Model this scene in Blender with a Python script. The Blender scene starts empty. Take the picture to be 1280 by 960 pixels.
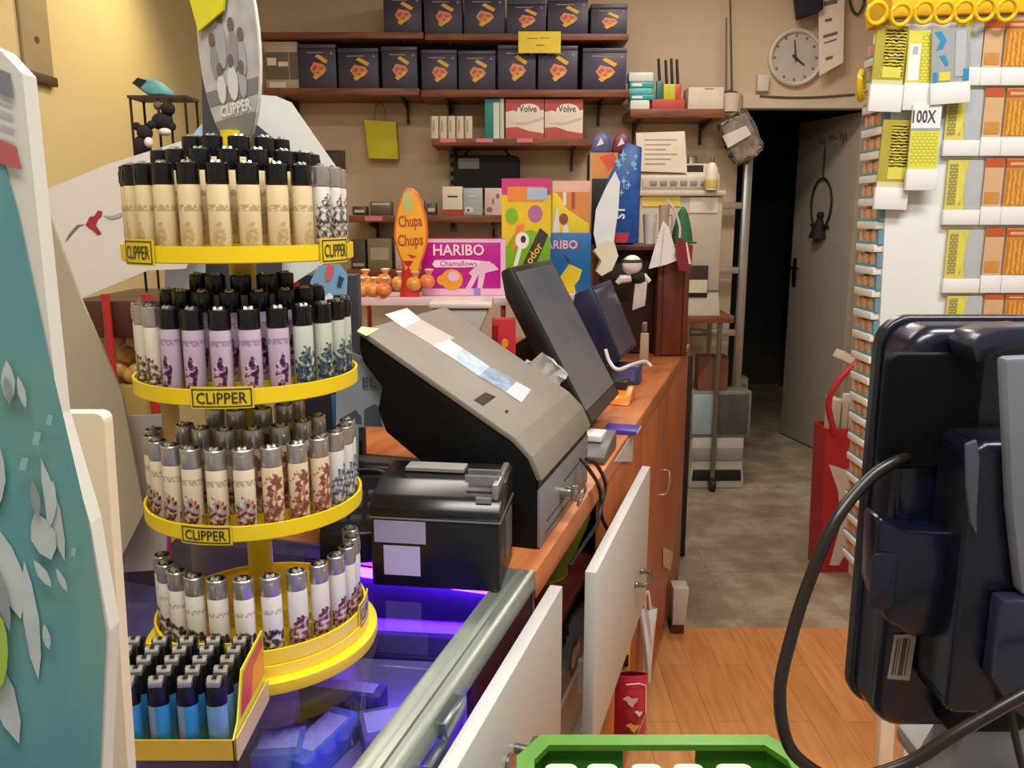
import bpy, bmesh, math, random
from mathutils import Vector, Matrix
random.seed(7)
S = bpy.context.scene
COL = S.collection
F = 1050.0; PT = math.radians(11.3); TH = math.radians(17.2); H = 1.42
ST, CT = math.sin(TH), math.cos(TH)
PI = math.pi
# ---------- camera geometry: turn measured directions into places in the room ----------
def ray(px, py):
    x = (px-640)/F; y = (py-480)/F
    return (x, math.cos(PT)-y*math.sin(PT), -(math.sin(PT)+y*math.cos(PT)))
def at(px, py, t):
    d = ray(px, py); return (d[0]*t, d[1]*t, H+d[2]*t)
def PY(px, py, Y): return at(px, py, Y/ray(px, py)[1])
def PZ(px, py, z): return at(px, py, (z-H)/ray(px, py)[2])
def uv(P): return (P[0]*CT-P[1]*ST, P[0]*ST+P[1]*CT, P[2])      # -> (v across, u along, z) of the counter
def xyz(q): return (q[0]*CT+q[1]*ST, -q[0]*ST+q[1]*CT, q[2])
def PV(px, py, v):
    d = ray(px, py); return uv(at(px, py, v/(d[0]*CT-d[1]*ST)))
def PU(px, py, u):
    d = ray(px, py); return uv(at(px, py, u/(d[0]*ST+d[1]*CT)))
def PZC(px, py, z): return uv(PZ(px, py, z))
def R(x0, y0, x1, y1, Y):
    mx, my = (x0+x1)/2, (y0+y1)/2
    return (PY(x0, my, Y)[0], PY(x1, my, Y)[0], PY(mx, y1, Y)[2], PY(mx, y0, Y)[2])

# ---------- materials ----------
def lin(h):
    h = h.lstrip('#')
    c = [int(h[i:i+2], 16)/255 for i in (0, 2, 4)]
    return tuple(((x/12.92) if x <= .04045 else ((x+.055)/1.055)**2.4) for x in c)
CACHE = {}
def M(h, rough=.5, metal=0.0, var=.06, scale=14.0, bump=0.0, coat=0.0, spec=.5):
    key = (h, rough, metal, var, scale, bump, coat, spec)
    if key in CACHE: return CACHE[key]
    m = bpy.data.materials.new('mat_'+h.strip('#')); m.use_nodes = True
    nt = m.node_tree; b = nt.nodes['Principled BSDF']
    c = lin(h)
    tc = nt.nodes.new('ShaderNodeTexCoord'); n = nt.nodes.new('ShaderNodeTexNoise')
    n.inputs['Scale'].default_value = scale; n.inputs['Detail'].default_value = 3
    nt.links.new(tc.outputs['Object'], n.inputs['Vector'])
    r = nt.nodes.new('ShaderNodeValToRGB')
    r.color_ramp.elements[0].position = .3; r.color_ramp.elements[1].position = .7
    r.color_ramp.elements[0].color = tuple(x*(1-var) for x in c)+(1,)
    r.color_ramp.elements[1].color = tuple(min(1, x*(1+var)) for x in c)+(1,)
    nt.links.new(n.outputs['Fac'], r.inputs['Fac'])
    nt.links.new(r.outputs['Color'], b.inputs['Base Color'])
    b.inputs['Roughness'].default_value = rough; b.inputs['Metallic'].default_value = metal
    b.inputs['Coat Weight'].default_value = coat; b.inputs['Specular IOR Level'].default_value = spec
    if bump:
        bp = nt.nodes.new('ShaderNodeBump'); bp.inputs['Strength'].default_value = bump; bp.inputs['Distance'].default_value = .002
        nt.links.new(n.outputs['Fac'], bp.inputs['Height']); nt.links.new(bp.outputs['Normal'], b.inputs['Normal'])
    CACHE[key] = m
    return m
def ramp(nt, stops, interp='LINEAR'):
    r = nt.nodes.new('ShaderNodeValToRGB'); cr = r.color_ramp; cr.interpolation = interp
    while len(cr.elements) < len(stops): cr.elements.new(.5)
    for e, (p, c) in zip(cr.elements, stops):
        e.position = p; e.color = (lin(c)+(1,)) if isinstance(c, str) else (c, c, c, 1)
    return r
def base_mat(name, rough=.5, metal=0):
    m = bpy.data.materials.new(name); m.use_nodes = True; nt = m.node_tree
    b = nt.nodes['Principled BSDF']; b.inputs['Roughness'].default_value = rough; b.inputs['Metallic'].default_value = metal
    tc = nt.nodes.new('ShaderNodeTexCoord'); return m, nt, b, tc
def wood(name, c0, c1, c2, rough=.35, scale=(1, 1, 1), dens=9):
    m, nt, b, tc = base_mat(name, rough)
    mp = nt.nodes.new('ShaderNodeMapping'); mp.inputs['Scale'].default_value = scale
    n = nt.nodes.new('ShaderNodeTexNoise'); n.inputs['Scale'].default_value = dens; n.inputs['Detail'].default_value = 5
    r = ramp(nt, [(.3, c0), (.5, c1), (.72, c2)])
    L = nt.links.new
    L(tc.outputs['Object'], mp.inputs['Vector']); L(mp.outputs['Vector'], n.inputs['Vector']); L(n.outputs['Fac'], r.inputs['Fac']); L(r.outputs['Color'], b.inputs['Base Color'])
    return m
def emis(name, c, s):
    m = bpy.data.materials.new(name); m.use_nodes = True; nt = m.node_tree
    b = nt.nodes['Principled BSDF']; b.inputs['Base Color'].default_value = lin(c)+(1,)
    b.inputs['Emission Color'].default_value = lin(c)+(1,); b.inputs['Emission Strength'].default_value = s
    return m
def glass(name, tint='#ffffff', ior=1.45, rough=.02, maxr=1.0):
    m = bpy.data.materials.new(name); m.use_nodes = True; nt = m.node_tree
    nt.nodes.remove(nt.nodes['Principled BSDF']); out = nt.nodes['Material Output']
    t = nt.nodes.new('ShaderNodeBsdfTransparent'); t.inputs['Color'].default_value = lin(tint)+(1,)
    g = nt.nodes.new('ShaderNodeBsdfGlossy'); g.inputs['Roughness'].default_value = rough
    f = nt.nodes.new('ShaderNodeFresnel'); f.inputs['IOR'].default_value = ior
    x = nt.nodes.new('ShaderNodeMixShader')
    L = nt.links.new
    ge = nt.nodes.new('ShaderNodeNewGeometry'); iv = nt.nodes.new('ShaderNodeMath'); iv.operation = 'SUBTRACT'; iv.inputs[0].default_value = 1; mu = nt.nodes.new('ShaderNodeMath'); mu.operation = 'MULTIPLY'
    L(ge.outputs['Backfacing'], iv.inputs[1]); L(iv.outputs['Value'], mu.inputs[0]); L(f.outputs['Fac'], mu.inputs[1]); L(mu.outputs['Value'], x.inputs['Fac']); L(t.outputs['BSDF'], x.inputs[1]); L(g.outputs['BSDF'], x.inputs[2]); L(x.outputs['Shader'], out.inputs['Surface'])
    return m

# ---------- mesh builder ----------
TXT = {}
def text_mesh(s, bold=0.0):
    k = (s, bold)
    if k not in TXT:
        c = bpy.data.curves.new('txt', 'FONT'); c.body = s; c.size = 1; c.align_x = 'CENTER'; c.align_y = 'CENTER'
        c.resolution_u = 2; c.offset = bold
        o = bpy.data.objects.new('txt', c)
        me = bpy.data.meshes.new_from_object(o); bpy.data.objects.remove(o); bpy.data.curves.remove(c)
        xs = [v.co.x for v in me.vertices]; ys = [v.co.y for v in me.vertices]
        TXT[k] = (me, max(xs)-min(xs), max(ys)-min(ys), (max(xs)+min(xs))/2, (max(ys)+min(ys))/2)
    return TXT[k]
class MB:
    def __init__(s): s.bm = bmesh.new()
    def _mark(s, mi, fs):
        for f in fs: f.material_index = mi
    def _grow(s, mi, fn):
        old = set(s.bm.faces); fn()
        s._mark(mi, [f for f in s.bm.faces if f not in old]); return s
    def box(s, x0, y0, z0, x1, y1, z1, mi=0, bev=0, seg=2, mat=None):
        def fn():
            r = bmesh.ops.create_cube(s.bm, size=1)
            vs = r['verts']
            for v in vs: v.co = Vector(((x0+x1)/2+v.co.x*(x1-x0), (y0+y1)/2+v.co.y*(y1-y0), (z0+z1)/2+v.co.z*(z1-z0)))
            if mat is not None:
                for v in vs: v.co = mat @ v.co
            if bev:
                es = list({e for v in vs for e in v.link_edges})
                bmesh.ops.bevel(s.bm, geom=es, offset=bev, segments=seg, affect='EDGES', profile=.5)
        return s._grow(mi, fn)
    def prism(s, pts, d, axis='y', mi=0, bev=0, seg=2):
        """pts: 2D outline; d: (from, to) along axis. axis y: (x,z); x: (y,z); z: (x,y)"""
        def P(p, t): return {'y': (p[0], t, p[1]), 'x': (t, p[0], p[1]), 'z': (p[0], p[1], t)}[axis]
        def fn():
            a = [s.bm.verts.new(P(p, d[0])) for p in pts]; b = [s.bm.verts.new(P(p, d[1])) for p in pts]
            n = len(pts); fs = [s.bm.faces.new(a), s.bm.faces.new(b[::-1])]
            for i in range(n): fs.append(s.bm.faces.new((a[i], b[i], b[(i+1) % n], a[(i+1) % n])))
            bmesh.ops.recalc_face_normals(s.bm, faces=fs)
            if bev:
                es = list({e for f in fs for e in f.edges})
                bmesh.ops.bevel(s.bm, geom=es, offset=bev, segments=seg, affect='EDGES', profile=.5)
        return s._grow(mi, fn)
    def cyl(s, p0, p1, r0, r1=None, seg=16, mi=0, caps=True):
        r1 = r0 if r1 is None else r1
        p0, p1 = Vector(p0), Vector(p1); d = p1-p0
        q = d.to_track_quat('Z', 'Y').to_matrix().to_4x4()
        def fn():
            bmesh.ops.create_cone(s.bm, cap_ends=caps, segments=seg, radius1=max(r0, 1e-5), radius2=max(r1, 1e-5), depth=d.length,
                                  matrix=Matrix.Translation((p0+p1)/2) @ q)
        return s._grow(mi, fn)
    def tube(s, pts, r, seg=8, mi=0, closed=False):
        pts = [Vector(p) for p in pts]; n = len(pts)
        rr = r if isinstance(r, (list, tuple)) else [r]*n
        def fn():
            rings = []; up = Vector((.31, .17, .93))
            for i, p in enumerate(pts):
                a = pts[(i-1) % n] if (closed or i > 0) else p; b = pts[(i+1) % n] if (closed or i < n-1) else p
                t = (b-a).normalized(); x = t.cross(up)
                if x.length < 1e-4: x = t.cross(Vector((1, 0, 0)))
                x.normalize(); y = t.cross(x); up = -y if False else up
                rings.append([s.bm.verts.new(p+x*rr[i]*math.cos(2*PI*k/seg)+y*rr[i]*math.sin(2*PI*k/seg)) for k in range(seg)])
            fs = []
            for i in range(n if closed else n-1):
                A, B = rings[i], rings[(i+1) % n]
                for k in range(seg): fs.append(s.bm.faces.new((A[k], A[(k+1) % seg], B[(k+1) % seg], B[k])))
            if not closed: fs += [s.bm.faces.new(rings[0][::-1]), s.bm.faces.new(rings[-1])]
            bmesh.ops.recalc_face_normals(s.bm, faces=fs)
        return s._grow(mi, fn)
    def lathe(s, prof, c=(0, 0, 0), seg=48, mi=0, sx=1, sy=1):
        def fn():
            rings = []
            for r, z in prof:
                if r < 1e-6: rings.append([s.bm.verts.new((c[0], c[1], c[2]+z))])
                else: rings.append([s.bm.verts.new((c[0]+sx*r*math.cos(2*PI*k/seg), c[1]+sy*r*math.sin(2*PI*k/seg), c[2]+z)) for k in range(seg)])
            fs = []
            for A, B in zip(rings, rings[1:]):
                if len(A) == 1 and len(B) == 1: continue
                for k in range(seg):
                    k2 = (k+1) % seg
                    if len(A) == 1: fs.append(s.bm.faces.new((A[0], B[k2], B[k])))
                    elif len(B) == 1: fs.append(s.bm.faces.new((A[k], A[k2], B[0])))
                    else: fs.append(s.bm.faces.new((A[k], A[k2], B[k2], B[k])))
            bmesh.ops.recalc_face_normals(s.bm, faces=fs)
        return s._grow(mi, fn)
    def ball(s, c, r, mi=0, sc=(1, 1, 1), seg=16, rot=None):
        m = Matrix.Translation(c) @ (rot if rot is not None else Matrix()) @ Matrix.Diagonal((sc[0], sc[1], sc[2], 1))
        return s._grow(mi, lambda: bmesh.ops.create_uvsphere(s.bm, u_segments=seg, v_segments=max(6, seg//2+2), radius=r, matrix=m))
    def face(s, pts, mi=0):
        def fn():
            s.bm.faces.new([s.bm.verts.new(p) for p in pts])
        return s._grow(mi, fn)
    def shell(s, x0, z0, x1, z1, r, yb, yf, e, mi=0, n=5, m=4, back=True):
        """rounded panel whose front edge (towards yf) is softly rounded by e"""
        def fn():
            loops = [(yb, 0.0)]+[(yf+(yb-yf)/abs(yb-yf)*e*(1-math.sin(PI/2*k/m)), e*(1-math.cos(PI/2*k/m))) for k in range(m+1)]
            R_ = [[s.bm.verts.new((p[0], y, p[1])) for p in rrect(x0+i, z0+i, x1-i, z1-i, max(.001, r-i), n)] for y, i in loops]
            fs = []
            for A, B in zip(R_, R_[1:]):
                for k in range(len(A)): fs.append(s.bm.faces.new((A[k], A[(k+1) % len(A)], B[(k+1) % len(A)], B[k])))
            fs += [s.bm.faces.new(R_[-1]), s.bm.faces.new(R_[0][::-1])]
            bmesh.ops.recalc_face_normals(s.bm, faces=fs)
        return s._grow(mi, fn)
    def grid(s, fn2, nu, nv, mi=0):
        def fn():
            V = [[s.bm.verts.new(fn2(i/nu, j/nv)) for j in range(nv+1)] for i in range(nu+1)]
            for i in range(nu):
                for j in range(nv): s.bm.faces.new((V[i][j], V[i+1][j], V[i+1][j+1], V[i][j+1]))
        return s._grow(mi, fn)
    def text(s, t, mtx, h=None, w=None, mi=0, bold=.0):
        """writing in the XY plane of mtx, centred, h high / at most w wide"""
        me, W, Hh, cx, cy = text_mesh(t, bold)
        k = h/Hh if h else 1e9
        kx = k
        if w: kx = min(k, w/W) if h else w/W
        if not h: k = kx
        def fn():
            vs = [s.bm.verts.new(mtx @ Vector(((v.co.x-cx)*kx, (v.co.y-cy)*k, 0))) for v in me.vertices]
            for p in me.polygons:
                try: s.bm.faces.new([vs[i] for i in p.vertices])
                except ValueError: pass
        return s._grow(mi, fn)
    def mesh(s, name, mats, origin=(0, 0, 0), smooth=35):
        o = Vector(origin)
        for v in s.bm.verts: v.co -= o
        me = bpy.data.meshes.new(name); s.bm.to_mesh(me); s.bm.free()
        for m in (mats if isinstance(mats, (list, tuple)) else [mats]): me.materials.append(m)
        if smooth:
            for p in me.polygons: p.use_smooth = True
            try: me.set_sharp_from_angle(angle=math.radians(smooth))
            except Exception: pass
        return me
def prop(o, label=None, cat=None, group=None, kind=None):
    if label: o['label'] = label
    if cat: o['category'] = cat
    if group: o['group'] = group
    if kind: o['kind'] = kind
    return o
class T:
    """a thing: an Empty at its base, parts below. frame 'c' = coordinates (v, u, z) of the counter, 'w' = room coordinates."""
    def __init__(s, name, label, cat, base, frame='w', group=None, rz=0.0):
        s.e = bpy.data.objects.new(name, None); COL.objects.link(s.e)
        s.base = Vector(base); s.frame = frame
        if frame == 'c': s.e.location = xyz(base); s.e.rotation_euler = (0, 0, -TH+rz)
        else: s.e.location = base; s.e.rotation_euler = (0, 0, rz)
        prop(s.e, label, cat, group)
    def part(s, name, mb, mats, parent=None, label=None, kind=None, smooth=35):
        o = bpy.data.objects.new(name, mb.mesh(name, mats, s.base, smooth)); COL.objects.link(o)
        o.parent = parent or s.e
        return prop(o, label, None, None, kind)
def solo(name, label, cat, mb, mats, base, frame='w', group=None, kind=None, smooth=35, rz=0.0):
    o = bpy.data.objects.new(name, mb.mesh(name, mats, base, smooth)); COL.objects.link(o)
    if frame == 'c': o.location = xyz(base); o.rotation_euler = (0, 0, -TH+rz)
    else: o.location = base; o.rotation_euler = (0, 0, rz)
    return prop(o, label, cat, group, kind)
def struct(name, mb, mats, smooth=0):
    o = bpy.data.objects.new(name, mb.mesh(name, mats, (0, 0, 0), smooth)); COL.objects.link(o)
    o['kind'] = 'structure'; return o
def copy_tree(o, parent=None):
    c = o.copy(); COL.objects.link(c)
    if parent: c.parent = parent
    for ch in list(o.children): copy_tree(ch, c)
    return c
def tmat(x, y, z, rot=0.0): # writing on a face that looks towards -y
    return Matrix.Translation((x, y, z)) @ Matrix.Rotation(PI/2, 4, 'X') @ Matrix.Rotation(rot, 4, 'Z')
def ell(cx, cy, rx, ry, n=20, rot=0.0):
    return [(cx+rx*math.cos(2*PI*k/n)*math.cos(rot)-ry*math.sin(2*PI*k/n)*math.sin(rot), cy+rx*math.cos(2*PI*k/n)*math.sin(rot)+ry*math.sin(2*PI*k/n)*math.cos(rot)) for k in range(n)]
def rrect(x0, y0, x1, y1, r, n=4):
    pts = []
    for cx, cy, a in ((x1-r, y1-r, 0), (x0+r, y1-r, PI/2), (x0+r, y0+r, PI), (x1-r, y0+r, 1.5*PI)):
        for k in range(n+1): pts.append((cx+r*math.cos(a+PI/2*k/n), cy+r*math.sin(a+PI/2*k/n)))
    return pts
def arc_spline(pts, n=6):
    """smooth curve through points (Catmull-Rom)"""
    P = [Vector(p) for p in pts]; P = [P[0]*2-P[1]]+P+[P[-1]*2-P[-2]]; out = []
    for i in range(1, len(P)-2):
        for k in range(n):
            t = k/n; a, b, c, d = P[i-1], P[i], P[i+1], P[i+2]
            out.append(.5*((2*b)+(c-a)*t+(2*a-5*b+4*c-d)*t*t+(3*b-a-3*c+d)*t**3))
    return out+[P[-2]]
def decals(mb, x0, x1, z0, z1, y, dl):
    """printed marks on the front (-y) face; positions 0..1 across and up"""
    W, Hh = x1-x0, z1-z0
    X = lambda a: x0+a*W
    Z = lambda b: z0+b*Hh
    e = .0006
    for k, d in enumerate(dl):
        yy = y-e-.00012*k
        if d[0] == 'r': mb.face([(X(d[1]), yy, Z(d[2])), (X(d[3]), yy, Z(d[2])), (X(d[3]), yy, Z(d[4])), (X(d[1]), yy, Z(d[4]))], d[5])
        elif d[0] == 'e': mb.face([(X(p[0]), yy, Z(p[1])) for p in ell(d[1], d[2], d[3], d[4])], d[5])
        elif d[0] == 'p': mb.face([(X(p[0]), yy, Z(p[1])) for p in d[1]], d[2])
        elif d[0] == 't': mb.text(d[1], tmat(X(d[2]), yy, Z(d[3]), d[7] if len(d) > 7 else 0), h=d[4]*Hh, w=d[5]*W, mi=d[6], bold=.015)
def carton(name, label, cat, rect, Y, depth, mats, dl=(), group=None, rz=0.0, bev=.0015, lid=None):
    """a printed box facing the camera side of the room; rect = measured (x0,y0,x1,y1) in the photo at distance Y"""
    x0, x1, z0, z1 = R(*rect, Y) if len(rect) == 4 and rect[0] > 5 else rect
    mb = MB(); mb.box(x0, Y, z0, x1, Y+depth, z1, 0, bev)
    decals(mb, x0, x1, z0, z1, Y, dl)
    base = ((x0+x1)/2, Y+depth/2, z0)
    return solo(name, label, cat, mb, mats, base, group=group, rz=rz)
def outline(poly, Y): return [(PY(a, b, Y)[0], PY(a, b, Y)[2]) for a, b in poly]
def sheet(name, label, cat, poly, Y, mats, th=.003, marks=(), group=None, texts=(), smooth=0, frame_mb=None):
    """flat card or panel of real thickness: outline measured in the photo, standing at distance Y"""
    mb = MB(); pts = outline(poly, Y); mb.prism(pts, (Y, Y+th), 'y', 0)
    for k, (pl, mi) in enumerate(marks):
        q = outline(pl, Y-.0008-.00015*k); mb.face([(a, Y-.0008-.00015*k, b) for a, b in q], mi)
    for t in texts:
        s, cx, cy, h, w, mi = t[:6]; c = PY(cx, cy, Y); k = Y/ray(cx, cy)[1]/F
        mb.text(s, tmat(c[0], Y-.003, c[2], t[6] if len(t) > 6 else 0), h=h*k, w=w*k, mi=mi, bold=.01)
    xs = [p[0] for p in pts]; zs = [p[1] for p in pts]
    return solo(name, label, cat, mb, mats, ((min(xs)+max(xs))/2, Y, min(zs)), group=group, smooth=smooth)
# ================= the setting =================
YW = 4.75
def floor_mat():
    m, nt, b, tc = base_mat('laminate_floor', .28); L = nt.links.new
    mp = nt.nodes.new('ShaderNodeMapping'); mp.inputs['Rotation'].default_value = (0, 0, PI/2)
    br = nt.nodes.new('ShaderNodeTexBrick'); br.inputs['Scale'].default_value = 1
    br.inputs['Brick Width'].default_value = .62; br.inputs['Row Height'].default_value = .095; br.inputs['Mortar Size'].default_value = .0012
    br.inputs['Color1'].default_value = lin('#e0a468')+(1,); br.inputs['Color2'].default_value = lin('#d49458')+(1,); br.inputs['Mortar'].default_value = lin('#b4743c')+(1,)
    mp2 = nt.nodes.new('ShaderNodeMapping'); mp2.inputs['Scale'].default_value = (16, 1.6, 1)
    n = nt.nodes.new('ShaderNodeTexNoise'); n.inputs['Scale'].default_value = 3; n.inputs['Detail'].default_value = 5
    r = ramp(nt, [(.3, '#d9b58f'), (.6, '#ffffff')])
    mx = nt.nodes.new('ShaderNodeMixRGB'); mx.blend_type = 'MULTIPLY'; mx.inputs['Fac'].default_value = .5
    L(tc.outputs['Object'], mp.inputs['Vector']); L(mp.outputs['Vector'], br.inputs['Vector'])
    L(tc.outputs['Object'], mp2.inputs['Vector']); L(mp2.outputs['Vector'], n.inputs['Vector']); L(n.outputs['Fac'], r.inputs['Fac'])
    L(br.outputs['Color'], mx.inputs['Color1']); L(r.outputs['Color'], mx.inputs['Color2']); L(mx.outputs['Color'], b.inputs['Base Color'])
    return m
def tile_mat():
    m, nt, b, tc = base_mat('stone_floor', .3); L = nt.links.new
    n = nt.nodes.new('ShaderNodeTexNoise'); n.inputs['Scale'].default_value = 5; n.inputs['Detail'].default_value = 7; n.inputs['Roughness'].default_value = .65
    r = ramp(nt, [(.3, '#85796a'), (.5, '#a59882'), (.62, '#b9b09e'), (.75, '#968974')])
    br = nt.nodes.new('ShaderNodeTexBrick'); br.inputs['Scale'].default_value = 1; br.offset = 0
    br.inputs['Brick Width'].default_value = .4; br.inputs['Row Height'].default_value = .4; br.inputs['Mortar Size'].default_value = .002
    br.inputs['Color1'].default_value = (1, 1, 1, 1); br.inputs['Color2'].default_value = (.86, .86, .86, 1); br.inputs['Mortar'].default_value = (.7, .7, .7, 1)
    mx = nt.nodes.new('ShaderNodeMixRGB'); mx.blend_type = 'MULTIPLY'; mx.inputs['Fac'].default_value = 1
    L(tc.outputs['Object'], n.inputs['Vector']); L(tc.outputs['Object'], br.inputs['Vector']); L(n.outputs['Fac'], r.inputs['Fac'])
    L(r.outputs['Color'], mx.inputs['Color1']); L(br.outputs['Color'], mx.inputs['Color2']); L(mx.outputs['Color'], b.inputs['Base Color'])
    return m
WALLB = M('#cab69c', .85, var=.03, scale=3); WALLL = M('#c8b888', .85, var=.03, scale=3); GREYW = M('#8d8981', .85, scale=3)
struct('floor', MB().box(-1.6, -.8, -.05, 2.5, 2.73, 0), floor_mat())
struct('floor_stone', MB().box(-1.6, 2.73, -.05, 2.5, 7.2, 0), tile_mat())
struct('ceiling', MB().box(-1.6, -.8, 2.85, 2.5, 7.2, 2.95), M('#d8d0c2', .9))
struct('wall_left', MB().box(-1.6, -.8, 0, -1.5, YW+.1, 2.85), WALLL)
struct('wall_right', MB().box(2.4, -.8, 0, 2.5, YW+.1, 2.85), WALLB)
OX0, OX1, OZ = PY(912, 400, YW)[0], PY(1071, 400, YW)[0], PY(1000, 135, YW)[2]
mb = MB(); mb.box(-1.5, YW, 0, OX0, YW+.1, 2.85); mb.box(OX1, YW, 0, 2.4, YW+.1, 2.85); mb.box(OX0, YW, OZ, OX1, YW+.1, 2.85)
struct('wall_back', mb, WALLB)
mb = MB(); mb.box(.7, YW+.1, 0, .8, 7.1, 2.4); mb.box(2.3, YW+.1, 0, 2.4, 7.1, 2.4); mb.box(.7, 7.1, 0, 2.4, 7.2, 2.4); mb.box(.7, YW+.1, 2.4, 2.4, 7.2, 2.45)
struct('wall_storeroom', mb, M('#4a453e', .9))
# ledge over the doorway
x0, x1, z0, z1 = R(928, 119, 1072, 136, YW-.03)
struct('trim_1', MB().box(x0, YW-.05, z0, x1+.1, YW, z1, 0, .003), M('#c9bca8', .6))
# door swung into the storeroom
hx, hy = OX1-.02, YW+.06; ax, ay = PY(981, 500, 5.42)[0], 5.42
ang = math.atan2(ay-hy, ax-hx); wd = math.hypot(ax-hx, ay-hy)
D = bpy.data.objects.new('door_1', None); COL.objects.link(D); D['kind'] = 'structure'; D.location = (hx, hy, 0); D.rotation_euler = (0, 0, ang)
def dpart(n, mb, m, sm=35):
    o = bpy.data.objects.new(n, mb.mesh(n, m, (0, 0, 0), sm)); COL.objects.link(o); o.parent = D; return o
dpart('door_panel', MB().box(0, -.02, .01, wd, .02, OZ-.012, 0, .002), M('#a8a094', .5, var=.03))
mb = MB(); mb.box(wd-.075, .02, .98, wd-.035, .028, 1.16, 0, .003); mb.tube([(wd-.055, .02, 1.1), (wd-.055, .06, 1.1), (wd-.16, .065, 1.1)], .009); dpart('door_handle', mb, M('#1a1816', .4))
# lettering roughly painted on the door and the ring hanging from it
mb = MB(); [mb.tube([(wd*.5+a+x*.035, .0225, 1.86+z*.04+.012*math.sin(9*x+a*40)) for x, z in ((-1, -.5), (-.6, .6), (-.2, -.6), (.3, .5), (.8, -.4), (1, .7))], .004) for a in (-.16, -.06, .05, .16)]; dpart('lettering', mb, M('#5c564e', .8), 0)
dm = Matrix.Translation((hx, hy, 0)) @ Matrix.Rotation(ang, 4, 'Z')
mb = MB(); c = dm @ Vector((wd*.50, .034, 1.49))
dx = dm.to_3x3() @ Vector((1, 0, 0))
mb.tube([c+dx*.105*math.cos(a)+Vector((0, 0, .15*math.sin(a))) for a in [2*PI*k/28 for k in range(28)]], .006, closed=True)
mb.tube([c+Vector((0, 0, .15)), c+Vector((0, 0, .33))], .004)
t = T('hanging_ornament', 'black wire ring with a small dark figure hanging on the grey door', 'ornament', c-Vector((0, 0, .2)))
t.part('ring', mb, M('#1c1714', .6))
mb = MB(); b0 = c-Vector((0, 0, .15)); mb.lathe([(0, -.05), (.06, -.05), (.045, 0), (.015, .07), (0, .075)], b0, 12); mb.ball(b0+Vector((0, -.005, .085)), .022); mb.tube([b0-dx*.09+Vector((0, 0, .02)), b0, b0+dx*.09+Vector((0, 0, .03))], .008)
t.part('figure', mb, M('#15110f', .7))
mb = MB(); mb.face([(b0.x-.02, b0.y-.055, b0.z+.02), (b0.x+.02, b0.y-.055, b0.z+.02), (b0.x, b0.y-.05, b0.z+.07)])
mb.bm.free()

# ================= camera and light =================
cam = bpy.data.cameras.new('camera'); co = bpy.data.objects.new('camera', cam); COL.objects.link(co)
co.location = (0, 0, H); co.rotation_euler = (PI/2-PT, 0, 0); cam.sensor_width = 36; cam.lens = 36*F/1280; cam.clip_start = .02
S.camera = co
S.view_settings.view_transform = 'Standard'; S.view_settings.look = 'None'; S.view_settings.exposure = 0; S.view_settings.gamma = 1
S.view_settings.use_curve_mapping = False
W = bpy.data.worlds.new('world'); S.world = W; W.use_nodes = True
W.node_tree.nodes['Background'].inputs['Color'].default_value = lin('#f6f0e8')+(1,); W.node_tree.nodes['Background'].inputs['Strength'].default_value = .42
def area(name, loc, sx, sy, pw, col, rot=(0, 0, 0)):
    l = bpy.data.lights.new(name, 'AREA'); l.shape = 'RECTANGLE'; l.size = sx; l.size_y = sy; l.energy = pw; l.color = lin(col)
    o = bpy.data.objects.new(name, l); COL.objects.link(o); o.location = loc; o.rotation_euler = rot; return o
area('ceiling_lamp_front', (-.1, .1, 2.8), 1.2, .3, 40, '#fffaf4')
area('ceiling_lamp_tickets', (1.0, .75, 2.8), .9, .3, 34, '#ffffff')
area('ceiling_lamp_middle', (-.3, 2.4, 2.8), 1.0, .3, 22, '#fff4e6')
area('ceiling_lamp_back', (.9, 3.6, 2.8), .6, .3, 20, '#fff0e0')
l = bpy.data.lights.new('wall_spot', 'SPOT'); l.energy = 30; l.color = lin('#ffe6b0'); l.spot_size = math.radians(110); l.spot_blend = .9; l.shadow_soft_size = .06
o = bpy.data.objects.new('wall_spot', l); COL.objects.link(o); o.location = (-.95, 3.3, 2.5); o.rotation_euler = (math.radians(20), math.radians(-35), 0)
o.rotation_euler = (Vector((-1.5, 3.2, 1.9))-o.location).to_track_quat('-Z', 'Y').to_euler()

# ================= back wall: shelves and what stands on them =================
BR = wood('shelf_wood', '#5e3320', '#7d4a2e', '#8c5838', .5, (1, 8, 8), 5)
YS = 4.44
def shelf(label, px0, px1, ytop, ybot, Y0=YS):
    x0, x1, z0, z1 = R(px0, ytop, px1, ybot, Y0)
    t = T('wall_shelf', label, 'shelf', ((x0+x1)/2, YW, z0))
    t.part('board', MB().box(x0, Y0, z0, x1, YW-.001, z1, 0, .002), BR)
    for fx in (.12, .88):
        xx = x0+(x1-x0)*fx
        mb = MB(); mb.prism([(YW-.002, z0-.11), (YW-.002, z0-.001), (Y0+.05, z0-.001), (Y0+.06, z0-.016), (YW-.03, z0-.04), (YW-.03, z0-.11)], (xx-.006, xx+.006), 'x')
        t.part('bracket', mb, M('#2c221c', .6))
    return t, x0, x1, z1
_, _, _, ZA = shelf('upper brown wall shelf, left length, under the leftmost dark box', 322, 529, 40, 48)
_, _, _, ZA2 = shelf('upper brown wall shelf, right length, carrying five dark boxes', 531, 786, 42, 50)
_, _, _, ZB = shelf('second brown wall shelf, left length, under three dark boxes and pale boxes', 330, 524, 110, 119)
_, _, _, ZB2 = shelf('second brown wall shelf, right length, carrying five dark boxes', 526, 787, 112, 121)
_, _, _, ZC = shelf('short brown shelf with pink price strips under white and red boxes', 540, 744, 173, 182)
_, _, _, ZD = shelf('narrow dark brown shelf carrying small cosmetic cartons', 436, 640, 269, 278)
_, _, _, ZE = shelf('lowest dark brown shelf behind the lollipop stand', 434, 560, 337, 346)
_, _, _, ZF = shelf('brown shelf left of the doorway with long lighters on it', 788, 906, 136, 147)
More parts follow.
